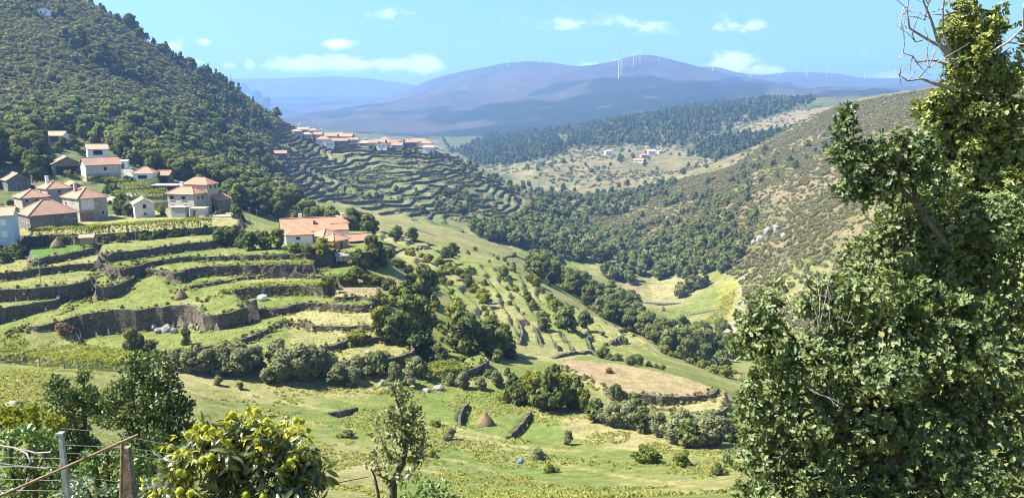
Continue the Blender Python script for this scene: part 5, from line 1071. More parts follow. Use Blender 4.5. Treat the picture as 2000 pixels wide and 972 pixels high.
# ------------------------------------------------------------------ dry-stone terrace walls
def wall_run(pts, top, bot, name='terrace_wall', th=.55, seed=0, mat='drystone', step=None):
    """a stone wall standing along a line on the ground: uneven faces, uneven coping"""
    rng = np.random.default_rng(seed); pts = np.array(pts); n = len(pts)
    t = np.gradient(pts, axis=0); t /= np.linalg.norm(t, axis=1)[:, None] + 1e-9; nr = np.stack([t[:, 1], -t[:, 0]], 1)
    rows = 4; V = []; F = []
    for i in range(n):
        zt = top[i] + rng.uniform(-.08, .16); zb = bot[i]
        prof = [(th / 2 + .14 * (1 - k / (rows - 1)) + rng.uniform(-.10, .10), zb + (zt - zb) * k / (rows - 1)) for k in range(rows)]
        prof += [(-th / 2 + rng.uniform(-.08, .08), zt + rng.uniform(-.06, .06)), (-th / 2, zb)]
        for o, z in prof: V.append((pts[i, 0] + nr[i, 0] * o, pts[i, 1] + nr[i, 1] * o, z))
    m = rows + 2
    for i in range(n - 1):
        for k in range(m): F.append((i * m + k, (i + 1) * m + k, (i + 1) * m + (k + 1) % m, i * m + (k + 1) % m))
    f3 = [tuple(range(m)), tuple((n - 1) * m + k for k in reversed(range(m)))]
    me = bpy.data.meshes.new(name); me.from_pydata(V, [], F + f3); me.materials.append(M[mat]); me.update()
    o = link(name, me); o['kind'] = 'thing'; return o
WLAB = {'A15': 'stone wall under the lowest straw terrace above the gully', 'F1': 'long low bank wall curving under the lowest meadow', 'A14': 'low wall below the straw terrace with the yellow bush', 'A13': 'low straight wall crossing the straw-coloured terraces',
        'A8': 'tall dark dry-stone wall with a broken stretch, under the sloping meadow', 'A11': 'curving wall under the meadow with the white bale', 'A16': 'low earthy wall under the bare pink terrace', 'A10': 'wall hung with vines above the meadow with the white bale', 'A9': 'low wall under the lush shaded strip',
        'A7': 'shadowed wall at the foot of the meadows by the pale blue house', 'A7b': 'short slanting wall beside the sloping meadow', 'A6': 'thick dark wall under the meadow with the lamp pole', 'A6b': 'wall with a sharp bend beside the top of the sloping meadow', 'A2': 'long wall under the narrow strip below the bright green lawn',
        'A5': 'long regular stone wall under the orchard strip below the farmhouse', 'A4': 'low wall under the second strip below the vine hedge', 'A1': 'bank wall under the bright green lawn with a haystack', 'A3': 'tall wall under the strip along the vine hedge', 'PL': 'retaining wall of the village platform behind the vine hedge', 'PF': 'retaining wall under the farmhouse yard',
        'C1': 'stone wall holding up the bare pink field', 'C2': 'low wall under the straw field below the pink one', 'E1': 'wall under the leafy vine plot by the stream', 'E2': 'small curved wall above the leafy vine plot'}
for k, (nm, f, pl) in enumerate(FINFO):
    f = np.array(f); t = np.gradient(f, axis=0); t /= np.linalg.norm(t, axis=1)[:, None] + 1e-9
    nr = np.stack([t[:, 1], -t[:, 0]], 1)          # front edge runs left to right: this side looks at the viewer
    zi = HT(f[:, 0] - nr[:, 0] * 1.2, f[:, 1] - nr[:, 1] * 1.2); zo = HT(f[:, 0] + nr[:, 0] * 1.2, f[:, 1] + nr[:, 1] * 1.2)
    hi = np.maximum(zi, zo); lo = np.minimum(zi, zo)
    on = (hi - lo) > .55; runs = []; i = 0
    while i < len(f):
        if on[i]:
            j = i
            while j + 1 < len(f) and on[j + 1]: j += 1
            if j - i >= 4: runs.append((i, j + 1))
            i = j + 1
        else: i += 1
    runs.sort(key=lambda r: r[0] - r[1])
    for q, (i, j) in enumerate(runs):
        o = wall_run(f[i:j], hi[i:j] + .04, lo[i:j] - .5, seed=k * 10 + q)
        if q == 0: tag(o, WLAB[nm], 'wall')
        else: tag(o, 'short stretch of dry-stone wall among the meadows below the village', 'wall', 'short stretches of terrace wall')
# contour walls of the spur
def contours(S, mask, g, levels):
    out = []
    for lv in levels:
        A = S - lv; sg = A > 0
        c = (sg[:-1, :-1].astype(int) + sg[:-1, 1:] + sg[1:, :-1] + sg[1:, 1:]); cells = np.argwhere((c > 0) & (c < 4) & mask[:-1, :-1])
        adj = {}; pos = {}
        for j, i in cells:
            es = []
            for (a, b, key) in (((j, i), (j, i + 1), ('h', j, i)), ((j, i + 1), (j + 1, i + 1), ('v', j, i + 1)), ((j + 1, i), (j + 1, i + 1), ('h', j + 1, i)), ((j, i), (j + 1, i), ('v', j, i))):
                if sg[a] != sg[b]:
                    t = A[a] / (A[a] - A[b]); pos[key] = (g.x0 + (a[1] + (b[1] - a[1]) * t) * g.st, g.y0 + (a[0] + (b[0] - a[0]) * t) * g.st); es.append(key)
            for p in range(0, len(es) - 1, 2):
                adj.setdefault(es[p], []).append(es[p + 1]); adj.setdefault(es[p + 1], []).append(es[p])
        seen = set()
        for st in sorted(adj, key=lambda k_: len(adj[k_])):
            if st in seen: continue
            line = [st]; seen.add(st); cur = st
            while True:
                nx = [k_ for k_ in adj[cur] if k_ not in seen]
                if not nx: break
                cur = nx[0]; seen.add(cur); line.append(cur)
            if len(line) > 14: out.append((lv, [pos[k_] for k_ in line]))
    return out
nwall = 0
for lv, line in contours(SVAL, SMASK, GS_, range(int(np.floor(SVAL[SMASK].min())) + 1, int(SVAL[SMASK].max()) + 1)):
    p = np.array(line[::2])
    for _ in range(2): p[1:-1] = (p[:-2] + 2 * p[1:-1] + p[2:]) / 4
    if len(p) < 6: continue
    mid = p[len(p) // 2]; tv = p[len(p) // 2 + 1] - p[len(p) // 2 - 1]; nv = np.array([tv[1], -tv[0]]); nv /= np.linalg.norm(nv) + 1e-9
    if ht(*(mid + nv * 2.5)) > ht(*(mid - nv * 2.5)): p = p[::-1]; nv = -nv
    t = np.gradient(p, axis=0); t /= np.linalg.norm(t, axis=1)[:, None] + 1e-9; nr = np.stack([t[:, 1], -t[:, 0]], 1); p = p + nr * 1.0
    a = 0
    while a < len(p):
        ln_ = PR.randint(9, 38); q = p[a:a + ln_]; a0 = a; a += ln_ - 1 if PR.random() < .75 else ln_ + PR.randint(1, 4)
        if len(q) < 5: continue
        n_ = len(q); o = wall_run(q, HT(q[:, 0] - nr[a0:a0 + ln_][:, 0] * 1.6, q[:, 1] - nr[a0:a0 + ln_][:, 1] * 1.6) + .05, HT(q[:, 0] + nr[a0:a0 + ln_][:, 0] * 1.2, q[:, 1] + nr[a0:a0 + ln_][:, 1] * 1.2) - .3, seed=nwall); nwall += 1
        m_ = q[len(q) // 2]; um, vm = pix(m_[0], m_[1], STEP * lv); w_ = ('just under the hilltop village' if vm < 320 else 'halfway down the spur' if vm < 370 else 'near the foot of the spur') + (', beside the wood' if um < 640 else ', in the open middle' if um < 850 else ', towards the valley')
        tag(o, 'dry-stone terrace wall ' + w_, 'wall', 'spur terrace walls ' + w_)
print('spur walls', nwall)
# ------------------------------------------------------------------ wind turbines on the ridge
def turbine_parts():
    b = tubes_mesh('tower', [([(0, 0, -6), (0, 0, 78)], [2.1, 1.2], 10)], M['steelwhite'])
    n = MB().box(-1.8, 1.8, -5, 4, 77.2, 80.8).mesh('nacelle', M['steelwhite'])
    bl = MB().add([(-1.2, 0, 1), (1.2, 0, 1), (.9, .3, 14), (.25, .1, 38), (-.25, 0, 38), (-.5, -.3, 14), (0, .5, 8), (0, -.5, 8)], [(0, 1, 2, 5), (5, 2, 3, 4), (0, 6, 1), (0, 7, 1)]).mesh('blade', M['steelwhite'])
    return b, n, bl
TW, NC, BL = turbine_parts()
for (u, v, vt, rot, lb) in [(1208, 152, 92, .2, 'tall wind turbine on the bare shoulder of the ridge, taller of two close together'), (1213, 146, 104, .9, 'wind turbine just behind the tall one on the bare shoulder'), (1237, 128, 97, .5, None), (1250, 120, 92, .1, None), (1287, 118, 98, .8, None), (1392, 137, 112, .4, None), (1466, 150, 126, .0, None), (1522, 147, 122, .6, None), (1575, 146, 118, .3, None), (1615, 147, 124, 1., None), (1688, 153, 128, .7, None), (1053, 123, 103, .2, None), (991, 128, 112, .5, None)]:
    q = cast(u, v + 2)
    if q is None: q = P(u, v + 2, 4900 if u < 1330 else 6500)
    s = (v - vt) * q[1] / FPX / (128.0 if lb else 104.0)
    e = empty('wind_turbine', q, PR.uniform(-.5, .5), s); tag(e, lb or 'white three-bladed wind turbine far off on the mountain ridge', 'wind turbine', None if lb else 'wind turbines along the ridge')
    link('tower', TW, e); link('nacelle', NC, e)
    for k in range(3):
        o = link('blade', BL, e); o.location = (0, -5.4, 79); o.rotation_euler = (0, rot + k * 2.094, 0)
# ------------------------------------------------------------------ vines, haystacks, granaries, poles, stones
def pergola(front, depth, height, n, label, posts=True, leaf=.2, name='vine_pergola', thick=.45, mat='vine', group=None):
    q = np.array([cast(u, v) for u, v in front]); line = np.array(densify(smooth_line([tuple(p[:2]) for p in q], 1), 1.0))
    t = np.gradient(line, axis=0); t /= np.linalg.norm(t, axis=1)[:, None]; back = np.stack([-t[:, 1], t[:, 0]], 1)
    o0 = line[0]; z0 = ht(*o0); e = empty(name, (o0[0], o0[1], z0)); tag(e, label, 'vines', group)
    rng = np.random.default_rng(n + len(front)); k = rng.integers(0, len(line), n); s = rng.random(n)
    xy = line[k] + back[k] * (s * depth)[:, None] + rng.normal(size=(n, 2)) * .35
    zz = HT(line[k][:, 0] + back[k][:, 0] * s * depth, line[k][:, 1] + back[k][:, 1] * s * depth)
    hang = (rng.random(n) < .35) & (s < .25)
    top = height + fbm(xy[:, 0] / 2, xy[:, 1] / 2, 2, 5) * .4
    z = zz + np.where(hang, top * (1 - rng.random(n) * .75), top - rng.random(n) ** 2 * thick)
    p = np.c_[xy, z] - np.array([o0[0], o0[1], z0])
    nn = rng.normal(size=(n, 3)) * .6 + [0, 0, .9]; nn[hang] = rng.normal(size=(hang.sum(), 3)) * .6 + np.c_[-back[k][hang], np.full(hang.sum(), .4)]
    nn /= np.linalg.norm(nn, axis=1)[:, None]
    link('canopy', quads_mesh('canopy', p, nn, leaf * (.6 + .8 * rng.random(n)), M[mat], rng, nn), e)
    if posts:
        for i in range(0, len(line), 4):
            for dd in (0.1, depth * .9):
                c = line[i] + back[i] * dd; zc = ht(*c); o = link('post', boxmesh('post', .14, .14, height + .4, 'rock'), e); o.location = (c[0] - o0[0], c[1] - o0[1], zc - .4 - z0)
    return e
pergola([(-30, 706), (60, 712), (130, 720), (222, 727)], 9, 2.1, 6500, 'wide yellow-green vine pergola on stone posts beside the near meadow', leaf=.24)
pergola([(62, 474), (120, 470), (196, 468)], 3, 2.0, 2400, 'vine hedge on posts in front of the big barn', leaf=.24)
pergola([(176, 470), (250, 462), (330, 456), (412, 450)], 3.5, 2.6, 4800, 'long vine hedge on posts along the village platform edge', leaf=.26)
pergola([(232, 392), (280, 390), (330, 388)], 4, 2.2, 1700, 'lower vine trellis above the narrow whitewashed cottage', leaf=.26)
pergola([(242, 374), (280, 371), (315, 370)], 3.5, 2.0, 1300, 'upper vine trellis under the white cottage with the wide window', leaf=.26)
pergola([(446, 574), (480, 566), (540, 562), (640, 562)], 1.6, .9, 1800, 'vines hanging over the wall above the white bale', posts=False, leaf=.2, name='vine_row')
pergola([(556, 494), (600, 496), (645, 497)], 3, 1.8, 1500, 'vine pergola in front of the white farmhouse', leaf=.22)
pergola([(806, 737), (860, 741), (905, 737)], 5, 1.7, 2400, 'bright green vine plot on the small terrace by the stream', leaf=.2)
pergola([(190, 356), (215, 358), (236, 362)], 2.5, 1.6, 700, 'leafy hedge under the brown-roofed house', posts=False, leaf=.26, name='leafy_hedge')
pergola([(130, 350), (155, 352), (172, 356)], 3, 1.8, 800, 'overgrown hedge under the open-fronted shed', posts=False, leaf=.26, name='leafy_hedge')
pergola([(400, 540), (470, 531), (560, 529), (640, 530)], 2, .5, 1500, 'low row of vines along the strip above the lush shaded one', posts=False, leaf=.18, name='vine_row')
pergola([(1400, 640), (1430, 600), (1440, 570)], 8, 1.8, 1500, 'yellowing vine plot beside the track in the valley bottom', leaf=.4, posts=False, name='vine_row', mat='yellowgreen')

def haystack(u, v, hpx, label, lean=0):
    q = cast(u, v); s = hpx * q[1] / FPX; rng = np.random.default_rng(int(u)); e = empty('haystack', (q[0], q[1], q[2] - .1)); tag(e, label, 'haystack')
    prof = [(.62, 0), (.66, .12), (.60, .3), (.46, .52), (.28, .74), (.12, .92), (.05, 1.05)]; seg = 22; V = []; F = []
    for r_, z_ in prof:
        for k in range(seg): V.append((r_ * s * math.cos(6.283 * k / seg) * rng.uniform(.92, 1.08), r_ * s * math.sin(6.283 * k / seg) * rng.uniform(.92, 1.08), z_ * s + rng.uniform(-.04, .04) * s))
    for i in range(len(prof) - 1):
        for k in range(seg): F.append((i * seg + k, i * seg + (k + 1) % seg, (i + 1) * seg + (k + 1) % seg, (i + 1) * seg + k))
    F.append(tuple(range((len(prof) - 1) * seg, len(prof) * seg)))
    b = MB(); b.add(V, F); b.build('hay', M['hay'], e, True)
    link('pole', tubes_mesh('pole', [([(0, 0, .5 * s), (.03 * s, 0, 1.2 * s), (.02 * s + lean, 0, 1.65 * s)], [.06, .05, .035], 6)], M['deadwood']), e)
    link('hay_tuft', quads_mesh('hay_tuft', *(lambda n: (np.c_[np.cos(a_ := rng.uniform(0, 6.28, n)) * (r0 := .66 * s * (1 - (h0 := rng.random(n))) + .05), np.sin(a_) * r0, h0 * s], np.c_[np.cos(a_), np.sin(a_), np.full(n, .5)] / 1.118))(260), np.full(260, .16) * rng.uniform(.5, 1.2, 260), M['hay'], rng), e)
    return e
haystack(948, 829, 28, 'brown conical haystack with a pole in the open meadow between two short walls', -.1)
haystack(353, 582, 19, 'brown haystack at the foot of the curved wall in the sloping meadow')
haystack(113, 483, 20, 'grey haystack with pole on the bright green lawn by the vine hedge')
haystack(1293, 606, 10, 'small haystack on the valley-bottom meadow')

def granary(u, v, w, d, h, leg, yaw, wm, rm, label):
    q = cast(u, v); e = empty('granary', (q[0], q[1], q[2]), R(yaw)); tag(e, label, 'granary')
    for sx in (-1, 1):
        for sy in (-1, 1): o = link('leg', boxmesh('leg', .22, .22, leg + .5, 'rock'), e); o.location = (sx * (w / 2 - .2), sy * (d / 2 - .2), -.5)
    o = link('floor_slab', boxmesh('floor_slab', w + .1, d + .1, .14, 'rock'), e); o.location = (0, 0, leg)
    o = link('body', boxmesh('body', w - .1, d - .1, h, 'dark' if wm == 'frame' else wm), e); o.location = (0, 0, leg + .14)
    n = int(w / .3)
    for i in range(n): s = link('slat', boxmesh('slat', .2, .06, h, wm), e); s.location = (-w / 2 + .15 + i * (w - .3) / (n - 1), -d / 2 - .0, leg + .14)
    roof_solid(w, d, leg + .14 + h, .55, 'gablex', .3).build('roof', M[rm], e)
granary(172, 481, 3.0, 2.0, 1.7, .7, 14, 'wood', 'tile_light', 'small wooden granary on stone legs by the vine hedge')
granary(672, 516, 3.6, 1.8, 1.5, .9, 8, 'frame', 'rock', 'grey slatted granary on stone legs below the orange brick hut')

def pole(u, v, hpx, label, r=.09, arm=False, name='utility_pole'):
    q = cast(u, v); h = hpx * q[1] / FPX; e = empty(name, q); tag(e, label, 'pole')
    link('shaft', tubes_mesh('shaft', [([(0, 0, -.6), (0, 0, h)], [r, r * .7], 7)], M['deadwood'] if not arm else M['zinc']), e)
    if arm: link('lamp_arm', tubes_mesh('lamp_arm', [([(0, 0, h), (-.4, -.3, h + .12), (-1.2, -.8, h + .1)], [.05, .05, .09], 6)], M['zinc']), e)
    else: o = link('cross_arm', boxmesh('cross_arm', 1.0, .1, .1, 'deadwood'), e); o.location = (0, 0, h - .35)
pole(81, 567, 62, 'thin lamp pole standing on the meadow wall below the bright lawn'); pole(488, 440, 36, 'wooden pole on the bank beside the orchard, first of two', .08); pole(503, 442, 34, 'wooden pole on the bank beside the orchard, nearer the farmhouse', .08)
pole(241, 362, 26, 'street lamp with bent arm beside the brown-roofed house', .07, True, 'street_lamp'); pole(265, 470, 30, 'slim pole in the middle of the long vine hedge', .06); pole(414, 444, 24, 'short pole at the end of the long vine hedge', .06); pole(1437, 640, 16, 'grey stone post by the track above the mill', .2)
pole(449, 502, 22, 'thin stake on the orchard strip above the regular stone wall', .05); pole(770, 740, 20, 'stake beside the pale boulders', .06)

def boulder(u, v, wpx, hpx, label, group=None, seed=0, mat='rock'):
    q = cast(u, v); w = wpx * q[1] / FPX / 2; h = hpx * q[1] / FPX; bm = bmesh.new(); bmesh.ops.create_icosphere(bm, subdivisions=3, radius=1)
    rng = np.random.default_rng(seed); pl = rng.normal(size=(9, 3)); pl /= np.linalg.norm(pl, axis=1)[:, None]
    for vv in bm.verts:
        c = np.array(vv.co); k = 1.0
        for p_ in pl: k = min(k, .78 / max(float(c @ p_), .3) if float(c @ p_) > .3 else 9)
        k *= 1 + .05 * math.sin(7 * c[0] + seed) * math.cos(6 * c[2])
        vv.co = (c[0] * k * w, c[1] * k * w * .8, c[2] * k * h * .75)
    me = bpy.data.meshes.new('boulder'); bm.to_mesh(me); bm.free(); me.materials.append(M[mat]); o = link('boulder', me); o.location = (q[0], q[1], q[2] + h * .2); o.rotation_euler = (0, 0, seed * 1.3); tag(o, label, 'boulder', group)
for i, (u, v, w, h) in enumerate([(748, 750, 22, 12), (763, 758, 16, 15), (778, 752, 12, 8), (832, 763, 18, 7), (856, 760, 24, 10), (795, 768, 14, 5)]): boulder(u, v, w, h, 'pale granite boulder in the stream bed below the lowest terrace', 'boulders in the stream bed', i + 1)
for i, (u, v, w, h) in enumerate([(310, 650, 22, 14), (325, 648, 26, 18), (340, 650, 18, 12), (300, 640, 18, 12), (375, 640, 14, 9), (388, 642, 12, 8)]): boulder(u, v, w, h, 'fallen pale boulder before the broken stretch of the tall wall', 'boulders fallen from the tall wall', i + 30)
for i, (u, v, w, h) in enumerate([(1485, 470, 18, 12), (1500, 458, 20, 16), (1515, 450, 16, 14), (1472, 475, 12, 8), (1530, 462, 14, 9)]): boulder(u, v, w, h, 'grey rock of the outcrop on the slope across the river', 'rocks of the slope outcrop', i + 50)
for i, (u, v, w, h) in enumerate([(885, 642, 20, 10), (862, 690, 12, 8), (720, 690, 20, 8), (1445, 690, 22, 8), (20, 790, 34, 7), (48, 800, 24, 6)]): boulder(u, v, w, h, ['flat pale stone beside the shoulder thicket', 'small stone under the shoulder thicket', 'round pale stone on the lowest straw terrace', 'flat rock by the mill', 'long grey stone at the edge of the dry meadow', 'small grey stone at the edge of the dry meadow'][i], None, i + 70)
def bundle(u, v, wpx, hpx, cols, name, label, cat):
    q = cast(u, v); w = wpx * q[1] / FPX / 2; h = hpx * q[1] / FPX; e = empty(name, q); tag(e, label, cat)
    for i, (cx, sc, m) in enumerate(cols):
        bm = bmesh.new(); bmesh.ops.create_icosphere(bm, subdivisions=3, radius=1)
        for vv in bm.verts:
            c = vv.co; k = 1 + .10 * math.sin(9 * c.x + 3 * i) * math.cos(8 * c.y) + .07 * math.sin(13 * c.z); vv.co = (c.x * k * w * sc + cx * w, c.y * k * w * sc, (c.z * k * .5 + .42) * h * sc)
        me = bpy.data.meshes.new('cover'); bm.to_mesh(me); bm.free(); me.materials.append(M[m]); me.polygons.foreach_set('use_smooth', np.ones(len(me.polygons), bool)); link(['cover', 'flap', 'flap'][i], me, e)
    link('tie_rope', tubes_mesh('tie_rope', [([(0, 0, h * .8), (.02, 0, h * 1.1), (.1, 0, h * 1.35)], [.04, .03, .02], 5)], M['deadwood']), e)
M['bluecloth'] = obj_noise_mat('blue_cloth', (.05, .10, .22), (.10, .17, .32), 4, .7, .02, .4)
bundle(513, 586, 20, 13, [(0, 1, 'white'), (.5, .6, 'white')], 'wrapped_bale', 'white wrapped bale on the meadow under the vine-hung wall', 'bale')
bundle(1017, 904, 14, 12, [(0, .9, 'bluecloth'), (.6, .5, 'white'), (-.6, .5, 'bluecloth')], 'cloth_bundle', 'blue and white bundle lying on the near meadow', 'bundle')
# short free walls in the meadows
def free_wall(px, h, label, group=None, th=.6):
    q = np.array([cast(u, v) for u, v in px]); line = np.array(densify(smooth_line([tuple(p[:2]) for p in q], 2), .8)); z = HT(line[:, 0], line[:, 1])
    k = np.sin(np.linspace(0, math.pi, len(line))) ** .3
    o = wall_run(line, z + h * k, z - .5, th=th, seed=int(px[0][0])); tag(o, label, 'wall', group)
CLAB = [('short curved dark wall on the meadow beside the large haystack', None), ('straight dark wall across the meadow on the other side of the haystack', None), ('low ruined wall in the near green meadow', None)]
for i, (ln, rt, h_) in enumerate(CUTL):
    zt = HT(ln[:, 0] - rt[:, 0] * .9, ln[:, 1] - rt[:, 1] * .9); zb = HT(ln[:, 0] + rt[:, 0] * .9, ln[:, 1] + rt[:, 1] * .9); k = slice(1, -1)
    o = wall_run(ln[k][::-1], zt[k] [::-1]+ .05, np.minimum(zb, zt)[k][::-1] - .4, th=.4, seed=i + 900)
    tag(o, *((CLAB[i][0], 'wall') if i < 3 else ('dark little wall between the narrow stepped plots on the shoulder', 'wall', 'walls of the narrow stepped plots')))
for px in ([(752, 486), (800, 492), (836, 486)], [(985, 503), (1040, 500)], [(890, 548), (932, 562)], [(800, 445), (850, 462)], [(855, 512), (905, 516)], [(970, 520), (1000, 545)], [(1080, 700), (1140, 690), (1200, 694)], [(760, 460), (790, 468)], [(1280, 596), (1330, 592)], [(1345, 615), (1410, 602)], [(1360, 632), (1395, 630)], [(1250, 590), (1330, 592)]): free_wall(px, .7, 'low field wall or bank crossing the grassy slopes above the river', 'low banks above the river', .9)

# weeds and brambles along the tops and feet of the near walls
wp = []
for nm, f, pl in FINFO:
    for x, y in f[::1]:
        for _ in range(3):
            xx, yy = x + PR.gauss(0, .7), y + PR.gauss(0, .7); wp.append((xx, yy, ht(xx, yy) - .05))
stuff_points('wall_weeds', wp, RNG.uniform(.12, .42, len(wp)) ** 1.15, ['bush', 'dark_bush', 'heath'], 'weeds and brambles growing along the terrace walls', 'weeds')
stuff_points('wall_grass', np.array(wp)[RNG.permutation(len(wp))[:4000]] + [0, 0, .05], RNG.uniform(.6, 1.4, 4000 if len(wp) > 4000 else len(wp)), ['tuft'], 'long grass along the terrace walls', 'grass')
# ------------------------------------------------------------------ plants close to the viewpoint
LEAF = {
 'oak': ([(0, 0, 0), (.5, 0, 0), (1, 0, 0), (.25, .24, .07), (.42, .13, .04), (.65, .30, .08), (.82, .13, .04), (.25, -.24, .07), (.42, -.13, .04), (.65, -.30, .08), (.82, -.13, .04)], [(0, 1, 4), (0, 4, 3), (1, 5, 4), (1, 2, 6), (1, 6, 5), (0, 8, 1), (0, 7, 8), (1, 8, 9), (1, 10, 2), (1, 9, 10)]),
 'lance': ([(0, 0, 0), (.33, 0, -.02), (.66, 0, -.10), (1, 0, -.26), (.33, .13, .03), (.66, .12, -.05), (.33, -.13, .03), (.66, -.12, -.05)], [(0, 1, 4), (1, 5, 4), (1, 2, 5), (2, 3, 5), (0, 6, 1), (1, 6, 7), (1, 7, 2), (2, 7, 3)]),
 'ovate': ([(0, 0, 0), (.5, 0, -.02), (1, 0, -.1), (.3, .28, .06), (.68, .22, .03), (.3, -.28, .06), (.68, -.22, .03)], [(0, 1, 3), (1, 4, 3), (1, 2, 4), (0, 5, 1), (1, 5, 6), (1, 6, 2)])}
def leaves_mesh(name, pos, ax, nn, size, shape, mat, tint=None, rng=RNG):
    T, F = LEAF[shape]; T = np.array(T); F = np.array(F); n = len(pos)
    ax = ax / (np.linalg.norm(ax, axis=1)[:, None] + 1e-9); b = np.cross(nn, ax); b /= np.linalg.norm(b, axis=1)[:, None] + 1e-9; c = np.cross(ax, b)
    V = pos[:, None] + size[:, None, None] * (T[None, :, 0:1] * ax[:, None] + T[None, :, 1:2] * b[:, None] + T[None, :, 2:3] * c[:, None])
    FF = (F[None] + (np.arange(n) * len(T))[:, None, None]).reshape(-1, 3)
    me = mesh_np(name, V.reshape(-1, 3), FF, [mat], smooth=False)
    if tint is None: tint = rng.random(n)
    a = me.attributes.new('tint', 'FLOAT', 'POINT'); a.data.foreach_set('value', np.repeat(tint, len(T)).astype(np.float32)); return me
def rosettes(name, tips, out, k, size, shape, mat, rng, spread=1.0, droop=.0, tint=None, uplift=.35):
    n = len(tips); idx = np.repeat(np.arange(n), k); r = rng.normal(size=(n * k, 3)); o = out[idx]
    r -= (r * o).sum(1)[:, None] * o; r /= np.linalg.norm(r, axis=1)[:, None]
    ax = r * spread + o * rng.uniform(.1, .9, (n * k, 1)) - np.array([0, 0, droop]) ; ax /= np.linalg.norm(ax, axis=1)[:, None]
    nn = o + np.array([0, 0, uplift]) + rng.normal(size=(n * k, 3)) * .35
    pos = tips[idx] + rng.normal(size=(n * k, 3)) * size * .18
    t = None if tint is None else np.clip(tint[idx] + rng.normal(size=n * k) * .15, 0, 1)
    return leaves_mesh(name, pos, ax, nn, size * rng.uniform(.65, 1.2, n * k), shape, mat, t, rng)
def px_lobes(L_, Y, dep=.8):
    out = []
    for l in L_:
        u, v, r = l[:3]; yy = Y + (l[3] if len(l) > 3 else 0); q = P(u, v, yy); rr = r * yy / FPX; out.append((q[0], q[1], q[2], rr, rr * dep, rr))
    return out
M['oldwood'] = bark_mat('old_post_wood', (.10, .08, .06), (.26, .22, .175), 18)
M['oak_near'] = leaf_mat('near_oak_leaf', (.036, .066, .022), (.215, .26, .085), .25, .03, .5)
M['ivy'] = leaf_mat('ivy_leaf', (.09, .125, .03), (.33, .35, .09), .25, .03, .5)
M['laurel'] = leaf_mat('laurel_leaf', (.045, .075, .02), (.17, .215, .06), .2, .03, .5)
M['chestnut'] = leaf_mat('chestnut_leaf', (.055, .075, .020), (.22, .24, .07), .35, .07, .38)
M['yellowleaf'] = leaf_mat('yellowing_leaf', (.38, .36, .04), (.60, .52, .06), .4)
M['burr'] = leaf_mat('chestnut_burr', (.34, .36, .05), (.50, .50, .09), .2)
M['sapling'] = leaf_mat('sapling_leaf', (.11, .13, .045), (.32, .32, .14), .35, .05, .4)
M['bramble'] = leaf_mat('bramble_leaf', (.05, .10, .02), (.19, .27, .06), .35, .05, .4)
M['bramble_grey'] = leaf_mat('grey_bramble_leaf', (.11, .15, .09), (.27, .32, .22), .25, .06, .4)
def wander(p0, p1, n, amp, rng):
    p0, p1 = np.array(p0), np.array(p1); t = np.linspace(0, 1, n)[:, None]; w = np.cumsum(rng.normal(size=(n, 3)), 0) * amp; w -= w[0] + (w[-1] - w[0]) * t
    return p0 + (p1 - p0) * t + w
def sublobes(lo, rng, n=6, k=.42):
    out = []
    for l in lo:
        out.append((l[0], l[1], l[2], l[3] * .62, l[4] * .62, l[5] * .62))
        for _ in range(n):
            d = rng.normal(size=3); d /= np.linalg.norm(d); r = rng.uniform(.55, .95); s_ = k * rng.uniform(.55, 1.15)
            out.append((l[0] + d[0] * l[3] * r, l[1] + d[1] * l[4] * r, l[2] + d[2] * l[5] * r, l[3] * s_, l[4] * s_, l[5] * s_ * .8))
    return out
def big_plant(name, label, cat, lobes, Y, root_uv, tips, k, size, shape, mat, seed, trunk_r, droop=0, dep=.8, barkm='bark', shell=.45, limbs=18, extra=None, facing=True):
    rng = np.random.default_rng(seed); lo = px_lobes(lobes, Y, dep); rx, ry = P(root_uv[0], root_uv[1], Y)[:2]; base = np.array([rx, ry, ht(rx, ry)])
    e = empty(name, tuple(base)); tag(e, label, cat)
    p, o = lobe_points(sublobes(lo, rng), tips, rng, shell)
    link('crown', rosettes('crown', p - base, o, k, size, shape, M[mat], rng, droop=droop, tint=rng.random(len(p))), e)
    tb = []; c0 = np.mean([l[:3] for l in lo], axis=0) - base
    stem = wander((0, 0, -.4), (c0[0] * .6, c0[1] * .6, c0[2] * .75), 7, trunk_r * .25, rng); tb.append((stem, np.linspace(trunk_r, trunk_r * .5, 7), 8))
    for l in lo[:limbs]:
        s = stem[rng.integers(2, 7)]; tb.append((wander(s, np.array(l[:3]) - base, 7, trunk_r * .3, rng), np.linspace(trunk_r * .45, trunk_r * .08, 7), 6))
        c = np.array(l[:3]) - base
        for _ in range(5):
            d = rng.normal(size=3); d /= np.linalg.norm(d); tb.append((wander(c, c + d * l[3] * .95, 5, trunk_r * .15, rng), np.linspace(trunk_r * .14, trunk_r * .03, 5), 4))
    link('trunk', tubes_mesh('trunk', tb, M[barkm]), e)
    return e, base, rng
OAKL = [(1502, 905, 78), (1535, 950, 105), (1492, 790, 66), (1508, 700, 72), (1500, 600, 52, .5), (1490, 650, 60), (1560, 820, 120), (1590, 700, 110), (1620, 590, 70), (1700, 560, 90, .8), (1640, 930, 130), (1700, 780, 150), (1730, 660, 130), (1770, 480, 95, 1), (1760, 420, 70, 1), (1830, 540, 130, 1), (1860, 440, 110, 1), (1850, 680, 150), (1830, 850, 150), (1950, 560, 130, 1), (1960, 720, 140), (1940, 900, 140), (1960, 430, 110, 1), (1760, 930, 120), (1455, 965, 36), (1462, 850, 30), (1474, 740, 30)]
oak, ob, orng = big_plant('oak_tree', 'large leafy oak with small lobed leaves close to the viewpoint', 'tree', OAKL, 13.0, (1760, 972), 10500, 6, .112, 'oak', 'oak_near', 11, .22, shell=.5)
